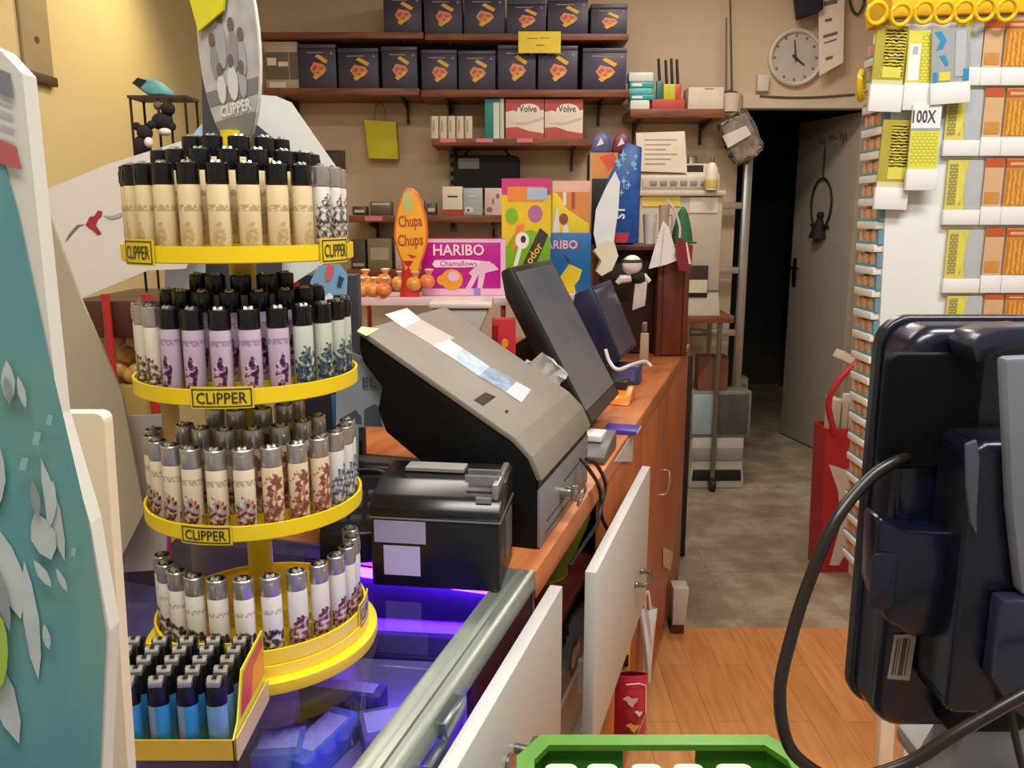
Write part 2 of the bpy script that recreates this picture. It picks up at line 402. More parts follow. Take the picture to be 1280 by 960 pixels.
NAVY = M('#35324a', .45, var=.08); LOGY = M('#e0b03c', .5); LOGR = M('#c4563a', .5); GREYT = M('#8b8790', .6); LOGP = M('#d9896a', .5)
LOGO = [('p', [(.44, .80), (.52, .86), (.78, .70), (.72, .62)], 1), ('p', [(.30, .50), (.40, .66), (.66, .60), (.74, .48), (.62, .34), (.42, .30)], 4),
        ('p', [(.34, .50), (.46, .60), (.50, .52), (.40, .44)], 2), ('p', [(.52, .56), (.66, .54), (.60, .40)], 2), ('p', [(.36, .30), (.44, .22), (.70, .42), (.62, .48)], 1),
        ('p', [(.46, .40), (.56, .46), (.54, .36)], 2), ('r', .22, .88, .66, .91, 3), ('e', .88, .88, .035, .035, 3)]
def dark_box(px0, px1, py0, zb, label, tilt=0.0):
    Y = YS+.03; x0, x1 = PY(px0, (py0+115)/2, Y)[0], PY(px1, (py0+115)/2, Y)[0]
    z1 = PY((px0+px1)/2, py0, Y)[2]
    t = T('tube_carton', label, 'box', ((x0+x1)/2, Y+.1, zb), group='dark boxes on the two upper shelves', rz=tilt)
    mb = MB(); mb.box(x0+.002, Y, zb+.0005, x1-.002, Y+.2, z1-.022, 0, .002); decals(mb, x0, x1, zb, z1-.02, Y, LOGO)
    t.part('body', mb, [NAVY, LOGY, LOGR, GREYT, LOGP])
    mb = MB(); mb.box(x0+.001, Y-.001, z1-.021, x1-.001, Y+.202, z1, 0, .002); t.part('lid', mb, M('#3c394f', .4))
om = ['leftmost', 'second from the left', 'third from the left', 'fourth from the left', 'fifth from the left', 'rightmost']
for k, (a, b, top) in enumerate([(480, 528, -10), (530, 578, -8), (580, 631, -8), (634, 683, 0), (684, 735, -4), (737, 783, 5)]):
    dark_box(a, b, top, ZA if k == 0 else ZA2, 'dark blue box with yellow and red emblem, %s on the top shelf' % om[k], [.0, .02, 0, -.02, 0, .03][k])
om = ['first', 'second', 'third', 'fourth', 'fifth', 'sixth', 'seventh', 'eighth and last']
for k, (a, b, top) in enumerate([(373, 420, 55), (423, 474, 60), (477, 522, 58), (526, 571, 62), (573, 620, 63), (622, 670, 56), (672, 722, 57), (727, 783, 60)]):
    dark_box(a, b, top, ZB if k < 3 else ZB2, 'dark blue emblem box, %s from the left on the second shelf' % om[k], [.02, -.02, 0, .02, -.01, 0, .01, .03][k])
PALE = M('#bdb09a', .6); INK = M('#3a3530', .7); WHT = M('#e6e1d8', .5); CREAM = M('#d9c7a3', .55)
def onto(px0, px1, py0, zb, Y):
    x0, x1 = PY(px0, py0, Y)[0], PY(px1, py0, Y)[0]; return (x0, x1, zb+.0006, PY((px0+px1)/2, py0, Y)[2])
carton('filter_carton', 'pale beige printed carton at the left end of the second shelf', 'box', onto(330, 371, 52, ZB, YS+.04), YS+.04, .16, [PALE, M('#6d6458', .6), WHT], [('r', 0, .2, .72, .78, 1), ('r', .06, .5, .34, .66, 2), ('r', .4, .48, .7, .58, 2), ('r', .74, .2, 1, .78, 1), ('r', .1, .03, .6, .15, 2)])
x0, x1, z0, z1 = R(648, 39, 701, 66, YS-.012)
solo('shelf_price_note', 'yellow handwritten note hanging on the upper shelf edge', 'note', (lambda m: (m.box(x0, YS-.006, z0, x1, YS-.004, z1, 0), decals(m, x0, x1, z0, z1, YS-.006, [('r', .2, .66, .45, .7, 1), ('r', .5, .68, .75, .71, 1), ('r', .42, .34, .62, .39, 1)]), m)[-1])(MB()), [M('#e8d24a', .7), M('#8a7c30', .8)], ((x0+x1)/2, YS-.005, z0))
# white packs, teal box and the red-white boxes on the short shelf
for k in range(5):
    carton('filter_pack', 'small white upright pack, %s of the five on the short shelf' % ['first from left', 'second', 'middle one', 'fourth', 'last on the right'][k], 'pack', onto(538+k*10.6, 547.6+k*10.6, 145, ZC, YS+.03), YS+.03, .06, [M('#d9cdb8', .6), M('#a8977c', .7)], [('r', 0, .0, .18, 1, 1), ('r', .3, .3, .5, .8, 1)], group='white packs on the short shelf')
carton('tissue_carton', 'tall teal and white carton beside the red and white boxes', 'box', onto(606, 630, 123, ZC, YS+.03), YS+.03, .1, [M('#1f8a86', .5), M('#d5d9cf', .5), M('#cfc9bd', .6)], [('r', .45, 0, .75, .9, 1), ('r', .8, 0, 1, 1, 2)])
for k, (a, b) in enumerate(((632, 680), (681, 729))):
    carton('rolling_carton', ['red and white swirl box beside the teal carton', 'red and white swirl box at the right end of the short shelf'][k], 'box', onto(a, b, 124, ZC, YS+.03), YS+.03, .14, [M('#e4dcd2', .45), M('#b64a42', .45), INK, M('#c7bfb4', .5)],
           [('p', [(0, .68), (.2, .72), (.5, .62), (1, .74), (1, 1), (0, 1)], 1), ('p', [(0, .0), (1, 0), (1, .14), (.6, .2), (.3, .3), (0, .28)], 1), ('e', .6, .72, .3, .17, 0), ('p', [(.1, .4), (.5, .34), (1, .5), (1, .56), (.5, .42)], 3), ('t', 'Volve', .58, .76, .17, .46, 2)], group='red and white boxes')
for k, (a, b) in enumerate(((550, 570), (595, 616), (646, 666))):
    x0, x1, z0, z1 = R(a, 173, b, 178, YS-.004); solo('shelf_price_tag', 'pink price strip on the short shelf edge, %s' % ['left one', 'middle one', 'right one'][k], 'price tag', MB().box(x0, YS-.003, z0, x1, YS-.0005, z1), M('#d67a92', .6), ((x0+x1)/2, YS, z0), group='pink price strips')
x0, x1, z0, z1 = R(561, 120, 569, 290, YW-.012)
solo('shelf_rail', 'slotted metal shelf upright on the back wall', 'rail', (lambda m: (m.box(x0, YW-.014, z0, x1, YW-.001, z1), decals(m, x0, x1, z0, z1, YW-.014, [('r', .3, .03+k*.065, .7, .065+k*.065, 1) for k in range(15)]), m)[-1])(MB()), [M('#6f6557', .4, .7), M('#1c1815', .8)], ((x0+x1)/2, YW, z0))
# black bag, and hanging yellow paper bag
t = T('hanging_laptop_bag', 'black padded bag hanging below the short shelf with a grey tag', 'bag', (PY(610, 236, YW-.1)[0], YW-.1, PY(610, 236, YW-.1)[2]))
x0, x1, z0, z1 = R(567, 194, 650, 240, YW-.16); mb = MB(); mb.prism(rrect(x0, z0, x1, z1, .03), (YW-.16, YW-.03), 'y', 0, .012, 3); t.part('body', mb, M('#0e0d0e', .75, bump=.3, scale=60))
a0, a1, b0, b1 = R(573, 198, 599, 211, YW-.165); t.part('tag', MB().box(a0, YW-.166, b0, a1, YW-.161, b1), M('#6f7175', .5), label='grey tag')
mb = MB(); mb.tube(arc_spline([(x0+.05, YW-.09, z1-.005), (x0+.1, YW-.09, z1+.04), (x1-.1, YW-.09, z1+.04), (x1-.05, YW-.09, z1-.005)]), .006); t.part('strap', mb, M('#141214', .7))
x0, x1, z0, z1 = R(455, 149, 495, 199, YW-.1)
t = T('hanging_paper_bag', 'lime yellow paper bag hanging on the beige wall', 'bag', ((x0+x1)/2, YW-.05, z0))
mb = MB(); mb.prism([(x0, z1), (x1, z1-.012), (x1+.008, z0), (x0+.02, z0+.005)], (YW-.09, YW-.015), 'y', 0, .003); t.part('body', mb, M('#cfc92a', .7, var=.06))
mb = MB(); xa, xb = x0+(x1-x0)*.33, x0+(x1-x0)*.66; mb.tube(arc_spline([(xa, YW-.08, z1-.01), (xa+.004, YW-.07, z1+.06), ((xa+xb)/2, YW-.05, z1+.085), (xb-.004, YW-.07, z1+.06), (xb, YW-.08, z1-.015)]), .003); t.part('handle', mb, M('#8d7d5a', .7))
x0, x1, z0, z1 = R(402, 188, 431, 216, YW-.02)
t = T('framed_picture', 'small dark framed picture on the wall beside the yellow paper bag', 'picture', ((x0+x1)/2, YW, z0)); t.part('frame', MB().box(x0, YW-.025, z0, x1, YW-.002, z1, 0, .004), M('#3a2d28', .5)); t.part('print', MB().box(x0+.012, YW-.027, z0+.012, x1-.012, YW-.0255, z1-.012), M('#57453c', .6, var=.3, scale=30))
# small cartons on the narrow shelf, low items on the two lower shelves
carton('skincare_carton', 'white carton with red base on the narrow shelf', 'box', onto(553, 578, 233, ZD, YS+.02), YS+.02, .08, [M('#e2d8c8', .5), M('#a33a30', .5), INK], [('r', 0, 0, 1, .2, 1), ('r', .25, .62, .75, .68, 2)])
carton('serum_carton', 'silver blue carton second from the left on the narrow shelf', 'box', onto(579, 603, 235, ZD, YS+.02), YS+.02, .08, [M('#aab4b8', .4), M('#d3d5d2', .5), M('#2f3236', .5)], [('r', .1, .1, .5, .3, 1), ('r', .2, .68, .7, .74, 1), ('e', .25, .18, .07, .05, 2)])
carton('perfume_carton', 'pale pink carton at the right end of the narrow shelf', 'box', onto(606, 629, 235, ZD, YS+.02), YS+.02, .08, [M('#d9c0b8', .5), M('#9d5f68', .5)], [('e', .25, .2, .16, .1, 1), ('e', .7, .7, .1, .1, 1), ('r', .4, .4, .5, .6, 1)])
for k, (a, b, ty, h) in enumerate(((440, 458, 258, '#5a4a3c'), (462, 489, 252, '#6b5d4a'), (520, 530, 250, '#8d8a86'), (533, 545, 254, '#57534f'))):
    carton('tobacco_tin', ['dark flat tin at the left end of the narrow shelf', 'brown tin beside the flat tin on the narrow shelf', 'slim grey tin behind the orange lollipop sign', 'dark round-edged tin left of the white carton'][k], 'tin', onto(a, b, ty, ZD, YS+.04), YS+.04, .09, [M(h, .4, .3), M('#c9bfae', .5)], [('r', .15, .3, .85, .6, 1)] if k in (0, 3) else [('r', .1, .75, .9, .9, 1)], bev=.006)
x0, x1, z0, z1 = R(456, 270, 478, 276, YS-.004); solo('shelf_price_tag', 'pink price strip on the narrow shelf, left of the lollipop sign', 'price tag', MB().box(x0, YS-.003, z0, x1, YS-.0005, z1), M('#d67a92', .6), ((x0+x1)/2, YS, z0), group='pink price strips')
for k, (a, b, ty, h) in enumerate(((438, 456, 300, '#4c4036'), (459, 489, 298, '#7b7055'), (494, 530, 306, '#c8bca6'))):
    carton('tobacco_carton', ['dark brown carton, left on the lowest shelf', 'olive carton in the middle of the lowest shelf', 'cream carton on the lowest shelf behind the lollipop sign'][k], 'box', onto(a, b, ty, ZE, YS+.04), YS+.04, .1, [M(h, .6), M('#a89c84', .6)], [('r', .12, .3, .88, .7, 1)] if k == 1 else [('r', .1, .1, .9, .2, 1)])
# shelf left of the doorway
YF = YS+.06
for k, (c, ty, by, h) in enumerate((((786, 817), 90, 102, '#cfd8d6'), ((787, 818), 102, 110, '#3fa0a8'), ((786, 816), 110, 118, '#57b7bd'), ((787, 819), 118, 125, '#2f9aa5'), ((788, 812), 125, 134, '#d5dcd8'))):
    x0, x1, z0, z1 = R(c[0], ty, c[1], by, YF); z0 = PY(800, by, YF)[2]+.0004 if by < 134 else ZF+.0004
    carton('tissue_pack', ['white pack topmost in the pile left of the long lighters', 'teal pack just under the topmost white one', 'light teal pack in the middle of the pile', 'deep teal pack second from the bottom of the pile', 'white pack at the bottom of the teal pile'][k], 'pack', (x0, x1, z0, z1), YF, .09, [M(h, .35), M('#e6efec', .4)], [('r', .1, .3, .5, .7, 1)] if k in (1, 3) else [], group='pile of tissue packs', bev=.006)
x0, x1, z0, z1 = R(815, 124, 856, 135, YF)
mb = MB(); mb.box(x0, YF, ZF+.0005, x1, YF+.06, z1, 0, .003); solo('lighter_stand', 'low red stand holding four long lighters', 'stand', mb, M('#b8453c', .5), ((x0+x1)/2, YF+.03, ZF))
for k, (px, top, hc) in enumerate(((825, 72, '#2a6f6a'), (834, 74, '#c9bd2c'), (841, 72, '#b9c43a'), (848, 73, '#c8483e'))):
    a = PY(px, 124, YF); b = PY(px, 104 if k else 100, YF); c = PY(px-.6, top, YF)
    t = T('long_lighter', 'long gas lighter with %s handle and black barrel' % ['teal', 'yellow', 'lime', 'red'][k], 'lighter', (a[0], YF+.03, z1), group='long lighters in the red stand')
    mb = MB(); mb.box(a[0]-.017, YF+.018, z1+.0005, a[0]+.017, YF+.042, b[2], 0, .006); t.part('handle', mb, M(hc, .4)); t.part('barrel', MB().cyl((a[0], YF+.03, b[2]-.004), (c[0], YF+.03, c[2]), .008, .007, 10), M('#171513', .5))
carton('appliance_box', 'plain cream box beside the long lighters', 'box', onto(861, 905, 109, ZF, YF), YF, .14, [M('#cfc4b4', .6), M('#8f8575', .6)], [('r', .45, .9, .72, .96, 1)])
x0, x1, z0, z1 = R(907, 117, 934, 136, YF)
t = T('flower_pot', 'white pot with two thin upright rods beside the doorway', 'pot', ((x0+x1)/2, YF+.09, ZF))
cx, cy = (x0+x1)/2-.012, YF+.09
t.part('pot', MB().lathe([(0, .001), (.048, .001), (.06, .09), (.055, .09), (.05, .07), (0, .07)], (cx, cy, ZF), 24), M('#cdc3b4', .5)); t.part('soil', MB().lathe([(0, .115), (.04, .1), (.052, .075), (0, .072)], (cx, cy, ZF), 16), M('#5b3f31', .9, bump=.5))
a = PY(916, 100, YF+.09); b = PY(908, 22, YF+.09); c = PY(918, 108, YF+.09); d = PY(912, -40, YF+.09)
t.part('rod', MB().cyl((cx-.02, cy, ZF+.09), b, .006, .005, 8), M('#6b5a4c', .6)); t.part('rod', MB().cyl((cx+.01, cy, ZF+.09), d, .006, .005, 8), M('#4d4038', .6))
x0, x1, z0, z1 = R(948, 92, 962, 119, YW-.06); zt = PY(955, 119, YW-.03)[2]
t = T('wall_box', 'small white alarm box standing on the ledge above the doorway', 'alarm box', ((x0+x1)/2, YW-.03, zt)); t.part('case', MB().box(x0, YW-.048, zt+.0005, x1, YW-.004, z1, 0, .006), M('#d2c8b8', .5)); t.part('foot', MB().box(x0-.004, YW-.049, zt+.003, x1, YW-.0485, zt+.02), M('#6b6258', .6))
# clock
cc = PY(995.5, 71.5, YW-.03); r = 33.5*YW/1050*.955
t = T('wall_clock', 'round white wall clock showing about four above the doorway', 'clock', (cc[0], YW, cc[2]-r))
def ring_y(prof, c, seg=48):
    m = MB(); m.lathe(prof, (0, 0, 0), seg)
    for v in m.bm.verts: v.co = Vector((v.co.x+c[0], -v.co.z+c[1], v.co.y+c[2]))
    return m
t.part('rim', ring_y([(r*.86, .002), (r*.88, .03), (r*.94, .038), (r, .03), (r, .002)], (cc[0], YW-.002, cc[2])), M('#d8d2c8', .35))
m_ = ring_y([(0, .012), (r*.9, .012), (r*.9, .004), (0, .004)], (cc[0], YW-.002, cc[2])); t.part('dial', m_, M('#b9b4ad', .5))
mb = MB()
for k in range(12):
    a = k*PI/6; i0, i1 = r*.72, r*.82; ca, sa = math.sin(a), math.cos(a); w = .006
    mb.face([(cc[0]+ca*i0-sa*w, YW-.015, cc[2]+sa*i0+ca*w), (cc[0]+ca*i0+sa*w, YW-.015, cc[2]+sa*i0-ca*w), (cc[0]+ca*i1+sa*w, YW-.015, cc[2]+sa*i1-ca*w), (cc[0]+ca*i1-sa*w, YW-.015, cc[2]+sa*i1+ca*w)])
t.part('dial_marking', mb, M('#6e6a66', .6))
for nm, a, ln, w in (('minute_hand', -.12, r*.62, .005), ('hour_hand', 2.25, r*.42, .007)):
    ca, sa = math.sin(a), math.cos(a); mb = MB(); mb.cyl((cc[0]-ca*.02, YW-.02, cc[2]-sa*.02), (cc[0]+ca*ln, YW-.02, cc[2]+sa*ln), w, w*.6, 6); t.part(nm, mb, M('#3c3a3a', .5))
sheet('hanging_notice', 'long white handwritten sheet hanging over the right side of the clock', 'notice', [(1023, -30), (1056, -30), (1054, 78), (1024, 95)], YW-.09, [M('#e0d6c6', .7), M('#6b665f', .8)], .003, [([(1030, 2), (1047, -2), (1047, 4), (1030, 8)], 1), ([(1031, 24), (1040, 22), (1040, 26), (1031, 28)], 1), ([(1029, 44), (1047, 39), (1047, 43), (1029, 48)], 1), ([(1030, 53), (1046, 48), (1046, 50), (1030, 55)], 1), ([(1032, 72), (1041, 69), (1041, 73), (1032, 76)], 1)])
mb = MB(); p = [PY(a, b, YW-.1) for a, b in ((993, -20), (1028, -24), (1026, 14), (998, 24))]
mb.prism([(q[0], q[2]) for q in p], (YW-.14, YW-.05), 'y', 0, .008); solo('hanging_hat', 'dark navy cloth hat hanging above the clock', 'hat', mb, M('#1b1a2a', .8), (p[0][0], YW, p[3][2]))
mb = MB(); mb.tube(arc_spline([PY(1062, -12, YW-.02), PY(1064, 8, YW-.02), PY(1072, 18, YW-.02), PY(1080, 4, YW-.02), PY(1078, -14, YW-.02)]), .007)
solo('hanging_cable', 'dark looped cable hanging at the top corner beside the clock notice', 'cable', mb, M('#4b4036', .7), PY(1072, 18, YW-.02))
mb = MB(); mb.tube(arc_spline([PY(950, 120, YW-.055), PY(990, 122, YW-.055), PY(1030, 121, YW-.055), PY(1068, 118, YW-.055)]), .006); solo('ledge_cable', 'dark cable lying along the ledge above the doorway', 'cable', mb, M('#5a4e44', .7), PY(1000, 123, YW-.055))
for k, (a, b) in enumerate((((1058, 28), (1070, 27)), ((1054, 70), (1070, 65)))): pass
# ================= far end: trolley, copier, ladder, bag on the floor =================
YT = 4.2
mb = MB(); x0, x1, z0, z1 = R(800, 395, 918, 404, YT)
t = T('wheeled_table', 'brown topped table on thin steel legs with castors left of the doorway', 'table', ((x0+x1)/2, YT+.2, 0))
t.part('table_top', MB().box(x0, YT, z0, x1, YT+.42, z1, 0, .004), BR); ZTT = z1
STEEL = M('#8b8a88', .3, .85)
lx = PY(897, 500, YT)[0]
for xx, yy in ((lx, YT+.03), (x1-.03, YT+.39), (x0+.05, YT+.03), (x0+.05, YT+.39)):
    lg = t.part('leg', MB().cyl((xx, yy, .07), (xx, yy, z0), .014, .014, 12), STEEL)
    mb = MB(); mb.cyl((xx-.012, yy, .0335), (xx+.012, yy, .0335), .033, .033, 16); mb.box(xx-.018, yy-.02, .03, xx+.018, yy+.02, .075, 0, .004); t.part('castor', mb, M('#171615', .5), parent=lg)
# copier
CB = M('#b9b0a2', .5); CS = M('#8d867b', .5)
x0, x1, z0, z1 = R(798, 238, 901, 392, YT+.05); zz = ZTT+.0005
t = T('copier', 'large beige copier standing on the wheeled brown table', 'copier', ((x0+x1)/2, YT+.2, zz))
h = z1-zz
mb = MB(); mb.box(x0, YT+.05, zz+.12, x1, YT+.4, z1-.03, 0, .008); t.part('body', mb, CB)
mb = MB(); mb.prism([(YT+.0, zz), (YT+.41, zz), (YT+.4, zz+.118), (YT+.06, zz+.118)], (x0, x1), 'x', 0, .004); t.part('base', mb, M('#a9a196', .5))
t.part('lid', MB().box(x0-.01, YT+.03, z1-.028, x1+.01, YT+.41, z1, 0, .008), M('#c7beb0', .5))
a0, a1, b0, b1 = R(863, 332, 885, 372, YT+.04); t.part('paper_slot', MB().box(a0-.2, YT+.042, b0, a1, YT+.049, b1, 0, .002), M('#2a2321', .6)); a0, a1, b0, b1 = R(865, 350, 884, 366, YT+.03)
t.part('paper_stack', MB().box(a0-.15, YT+.03, b0, a1, YT+.041, b1), M('#c9c8ae', .6), label='pale paper showing in the slot')
a0, a1, b0, b1 = R(803, 239, 851, 258, YT+.04); t.part('notice_label', MB().box(a0, YT+.046, b0, a1, YT+.0495, b1), M('#dcc65c', .6), label='yellow label')
a0, a1, b0, b1 = R(862, 247, 898, 266, YT+.04); t.part('settings_label', MB().box(a0, YT+.046, b0, a1, YT+.0495, b1), M('#d8d2c4', .6), label='white label')
# small printer on the copier
y2 = YT+.08; zp = z1
x0, x1, zl, zh = R(801, 208, 900, 237, y2)
t = T('desk_printer', 'beige desk printer with a sheet in its feeder on top of the copier', 'printer', ((x0+x1)/2, y2+.14, zp))
t.part('body', MB().prism([(y2, zp+.0005), (y2+.28, zp+.0005), (y2+.28, zh+.02), (y2+.1, zh+.02), (y2, zp+.07)], (x0, x1), 'x', 0, .005), M('#cbc2b3', .5))
mb = MB(); mb.box(x0+.01, y2-.008, zp+.012, x1-.06, y2+.004, zp+.06, 0, .003); t.part('control_panel', mb, M('#bdb5a8', .5))
mb = MB()
for k in range(7): mb.box(x0+.045+k*.05, y2-.013, zp+.024, x0+.078+k*.05, y2-.0075, zp+.046, 0, .004)
t.part('button', mb, M('#8a837a', .5))
a0, a1, b0, b1 = R(861, 206, 881, 216, y2); t.part('paper_exit', MB().box(a0, y2+.03, b0-.01, a1, y2+.09, b1+.0), M('#2c1d1a', .6))
sheet('printout', 'white printed sheet standing upright in the desk printer', 'paper', [(795, 166), (856, 164), (859, 216), (797, 214)], y2+.0, [M('#dcd3c5', .7), M('#a39c92', .8)], .003, [([(806, 174+k*6), (846-(k % 3)*7, 174+k*6), (846-(k % 3)*7, 175.5+k*6), (806, 175.5+k*6)], 1) for k in range(6)])
x0, x1, z0, z1 = R(880, 197, 896, 233, y2-.03)
t = T('glue_bottle', 'white bottle with yellow base beside the desk printer buttons', 'bottle', ((x0+x1)/2, y2-.06, zp)); cx = (x0+x1)/2
t.part('bottle', MB().lathe([(0, .0006), (.028, .0006), (.03, .02), (.03, .1), (.014, .13), (0, .13)], (cx, y2-.06, zp), 20), M('#ddd4c4', .4)); t.part('nozzle', MB().lathe([(.012, .128), (.012, .15), (.004, .17), (0, .17)], (cx, y2-.06, zp), 14), M('#6a5a48', .5)); t.part('band', MB().lathe([(.0305, .012), (.0315, .02), (.0315, .045), (.0305, .05)], (cx, y2-.06, zp), 20), M('#c6b85a', .5))
# ladder with wrapped head
xr = PY(926, 400, 4.66)[0]; ztop = PY(926, 195, 4.66)[2]
t = T('step_ladder', 'silver metal ladder standing upright at the left edge of the dark doorway', 'ladder', (xr-.1, 4.68, 0))
for q, xx in enumerate((xr, xr-.3)): t.part('rail', MB().box(xx-.022, 4.66, 0, xx+.022, 4.70, ztop, 0, .005), M('#a7a5a2', .3, .8))
for py in (257, 338, 416, 495, 565):
    zz = PY(900, py, 4.66)[2]; t.part('rung', MB().box(xr-.277, 4.662, zz-.018, xr-.0225, 4.698, zz+.018, 0, .004), M('#b8b5b0', .3, .8))
mb = MB(); c = PY(925, 171, 4.66); rnd = random.Random(3)
pl = outline([(896, 158), (930, 137), (938, 150), (953, 184), (944, 195), (921, 207), (912, 196)], 4.62)
mb.prism(pl, (4.58, 4.635), 'y', 0, .014, 3)
bmesh.ops.subdivide_edges(mb.bm, edges=mb.bm.edges[:], cuts=2, use_grid_fill=True)
for v in mb.bm.verts: v.co += Vector((rnd.uniform(-1, 1), rnd.uniform(-1, 1), rnd.uniform(-1, 1)))*.007
t2 = T('hanging_bundle', 'crinkled clear plastic bundle with a white label at the head of the ladder', 'bundle', (c[0], 4.61, c[2]-.1))
t2.part('wrapping', mb, M('#8a847c', .18, .35, var=.5, scale=25), smooth=20)
t2.part('label', MB().prism(outline([(903, 170), (932, 157), (939, 168), (910, 185)], 4.565), (4.562, 4.566), 'y'), M('#d4d0ca', .4), label='white label')
# floor printer and old screen on it
YP = 4.25
x0, x1, z0, z1 = R(862, 547, 931, 606, YP+.02)
t = T('floor_printer', 'white printer standing on the floor under the wheeled table', 'printer', ((x0+x1)/2, YP+.17, 0))
t.part('body', MB().prism([(x0, .002), (x1, .002), (x1+.0, .04), (x1-.01, .12), (x1-.01, z1), (x0+.01, z1), (x0+.01, .12), (x0, .04)], (YP+.02, YP+.15), 'y', 0, .006), M('#b6b2aa', .45))
t.part('output_slot', MB().prism([(x0+.015, .045), (x1-.015, .045), (x1-.02, .105), (x0+.02, .105)], (YP+.014, YP+.0195), 'y', 0, .001), M('#151312', .5)); ZFP = z1
a, b, c_, d = R(864, 560, 929, 576, YP+.01); t.part('front_flap', MB().box(a, YP+.012, c_, b, YP+.0195, d, 0, .003), M('#8e8b86', .45))
x0, x1, z0, z1 = R(862, 489, 939, 546, YP+.02); z0 = ZFP+.0006
t = T('old_screen', 'boxy grey screen with a pale left half resting on the floor printer', 'screen', ((x0+x1)/2, YP+.1, z0))
t.part('case', MB().box(x0, YP+.02, z0, x1, YP+.15, z1, 0, .01), M('#77766f', .45))
xm = x0+(x1-x0)*.4
t.part('panel', MB().box(x0+.014, YP+.014, z0+.018, xm-.01, YP+.0205, z1-.016, 0, .002), M('#9fb4ba', .15, var=.15, scale=6), label='pale bluish left panel')
t.part('panel', MB().box(xm+.012, YP+.014, z0+.018, x1-.016, YP+.0205, z1-.016, 0, .002), M('#4a4c4d', .2), label='dark grey right panel')
xw = (x0+x1)/2
carton('brown_carton', 'reddish brown carton on top of the old screen', 'box', onto(874, 911, 446, z1, YP+.03), YP+.03, .1, [M('#5c3325', .7), M('#7a4a34', .7)], [('p', [(0, 0), (1, 0), (1, .9), (.45, 1), (0, .35)], 1)])
mb = MB(); x0, x1, zz, z2 = R(848, 446, 863, 690, 3.34)
t = T('floor_cabinet', 'narrow black cabinet on the stone floor just behind the wooden desk', 'cabinet', ((x0+x1)/2, 3.5, 0)); t.part('body', MB().box(x0-.25, 3.36, 0, x1, 3.72, z2, 0, .004), M('#141110', .5)); t.part('door', MB().box(x0-.24, 3.345, .03, x1-.006, 3.359, z2-.02, 0, .002), M('#191514', .4))
x0, x1, z0, z1 = R(936, 484, 951, 524, 4.72)
carton('fuse_box', 'small grey box hanging low inside the dark doorway', 'box', (x0, x1, z0, z1), 5.0, .1, [M('#88837a', .6), M('#6c675f', .6)], [('r', .15, .2, .85, .8, 1)])
# red bag of books on the floor
YB = 3.2
x0, x1, z0, z1 = R(1026, 536, 1118, 706, YB); RED = M('#b3202c', .5)
t = T('gift_bag', 'tall red and white shopping bag full of books on the stone floor', 'bag', ((x0+x1)/2, YB+.15, 0))
mb = MB(); fr = [(x0+.015, .001), (x1-.015, .001), (x1, z1), (x0, z1)]; mb.prism(fr, (YB, YB+.004), 'y'); mb.prism(fr, (YB+.126, YB+.13), 'y')
for xa_, xb_ in ((x0, x0+.015), (x1-.004, x1-.019)): mb.prism([(xb_, .001), (xb_+.004, .001), (xa_+.004, z1), (xa_, z1)], (YB+.004, YB+.126), 'y')
mb.box(x0+.02, YB+.004, .001, x1-.02, YB+.126, .006)
W_, H_ = x1-x0, z1
mb.face([(x0+.01+W_*p[0]*.96, YB-.001, H_*p[1]) for p in ((.04, .76), (.3, .72), (.98, .6), (.98, .18), (.45, .22), (.3, .05), (.16, .05), (.28, .35), (.2, .58))], 1)
mb.face([(x0+.01+W_*p[0]*.96, YB-.002, H_*p[1]) for p in ((.5, .45), (.75, .4), (.8, .2), (.6, .22))], 0)
t.part('body', mb, [RED, M('#d8cfc8', .5)])
mb = MB(); mb.tube(arc_spline([(x0+.03, YB-.012, z1-.02), (x0-.0, YB-.01, z1+.12), (x0+.07, YB-.01, z1+.24), (x0+.2, YB-.01, z1+.33), (x0+.28, YB-.01, z1+.2), (x0+.27, YB-.012, z1-.02)]), .012); t.part('handle', mb, RED)
for k, (dx, w, hh, c) in enumerate(((.035, .03, .11, '#c9c0b4'), (.07, .025, .1, '#b3a89a'), (.10, .03, .12, '#ded6ca'), (.14, .02, .1, '#3a2c28'), (.165, .05, .15, '#cabfb2'))):
    mb = MB(); mb.box(x0+dx, YB+.03, z1-.25, x0+dx+w, YB+.115, z1+hh, 0, .002); mb.box(x0+dx+.002, YB+.0285, z1-.24, x0+dx+w-.002, YB+.031, z1+hh-.004, 1)
    solo('book', 'book standing in the red bag, %s' % ['cream spine at the left', 'beige spine second from the left', 'pale spine in the middle', 'dark thin spine', 'wide pale spine leaning on the dark one'][k], 'book', mb, [M(c, .6), M('#bdb2a2', .7)], (x0+dx+w/2, YB+.07, z1-.25), group='books in the red bag')
mb = MB(); mb.box(-.10, -.042, 0, .10, .042, .035, 0, .003); mb.box(-.095, -.044, .004, .095, .035, .031, 1)
solo('book', 'book lying tilted across the top of the red bag', 'book', mb, [M('#c6bcb0', .6), M('#e0d8cc', .7)], (0, 0, 0))
o = COL.objects[-1]; o.location = (x0+.13, YB+.065, z1+.225); o.rotation_euler = (0, .5, 0)

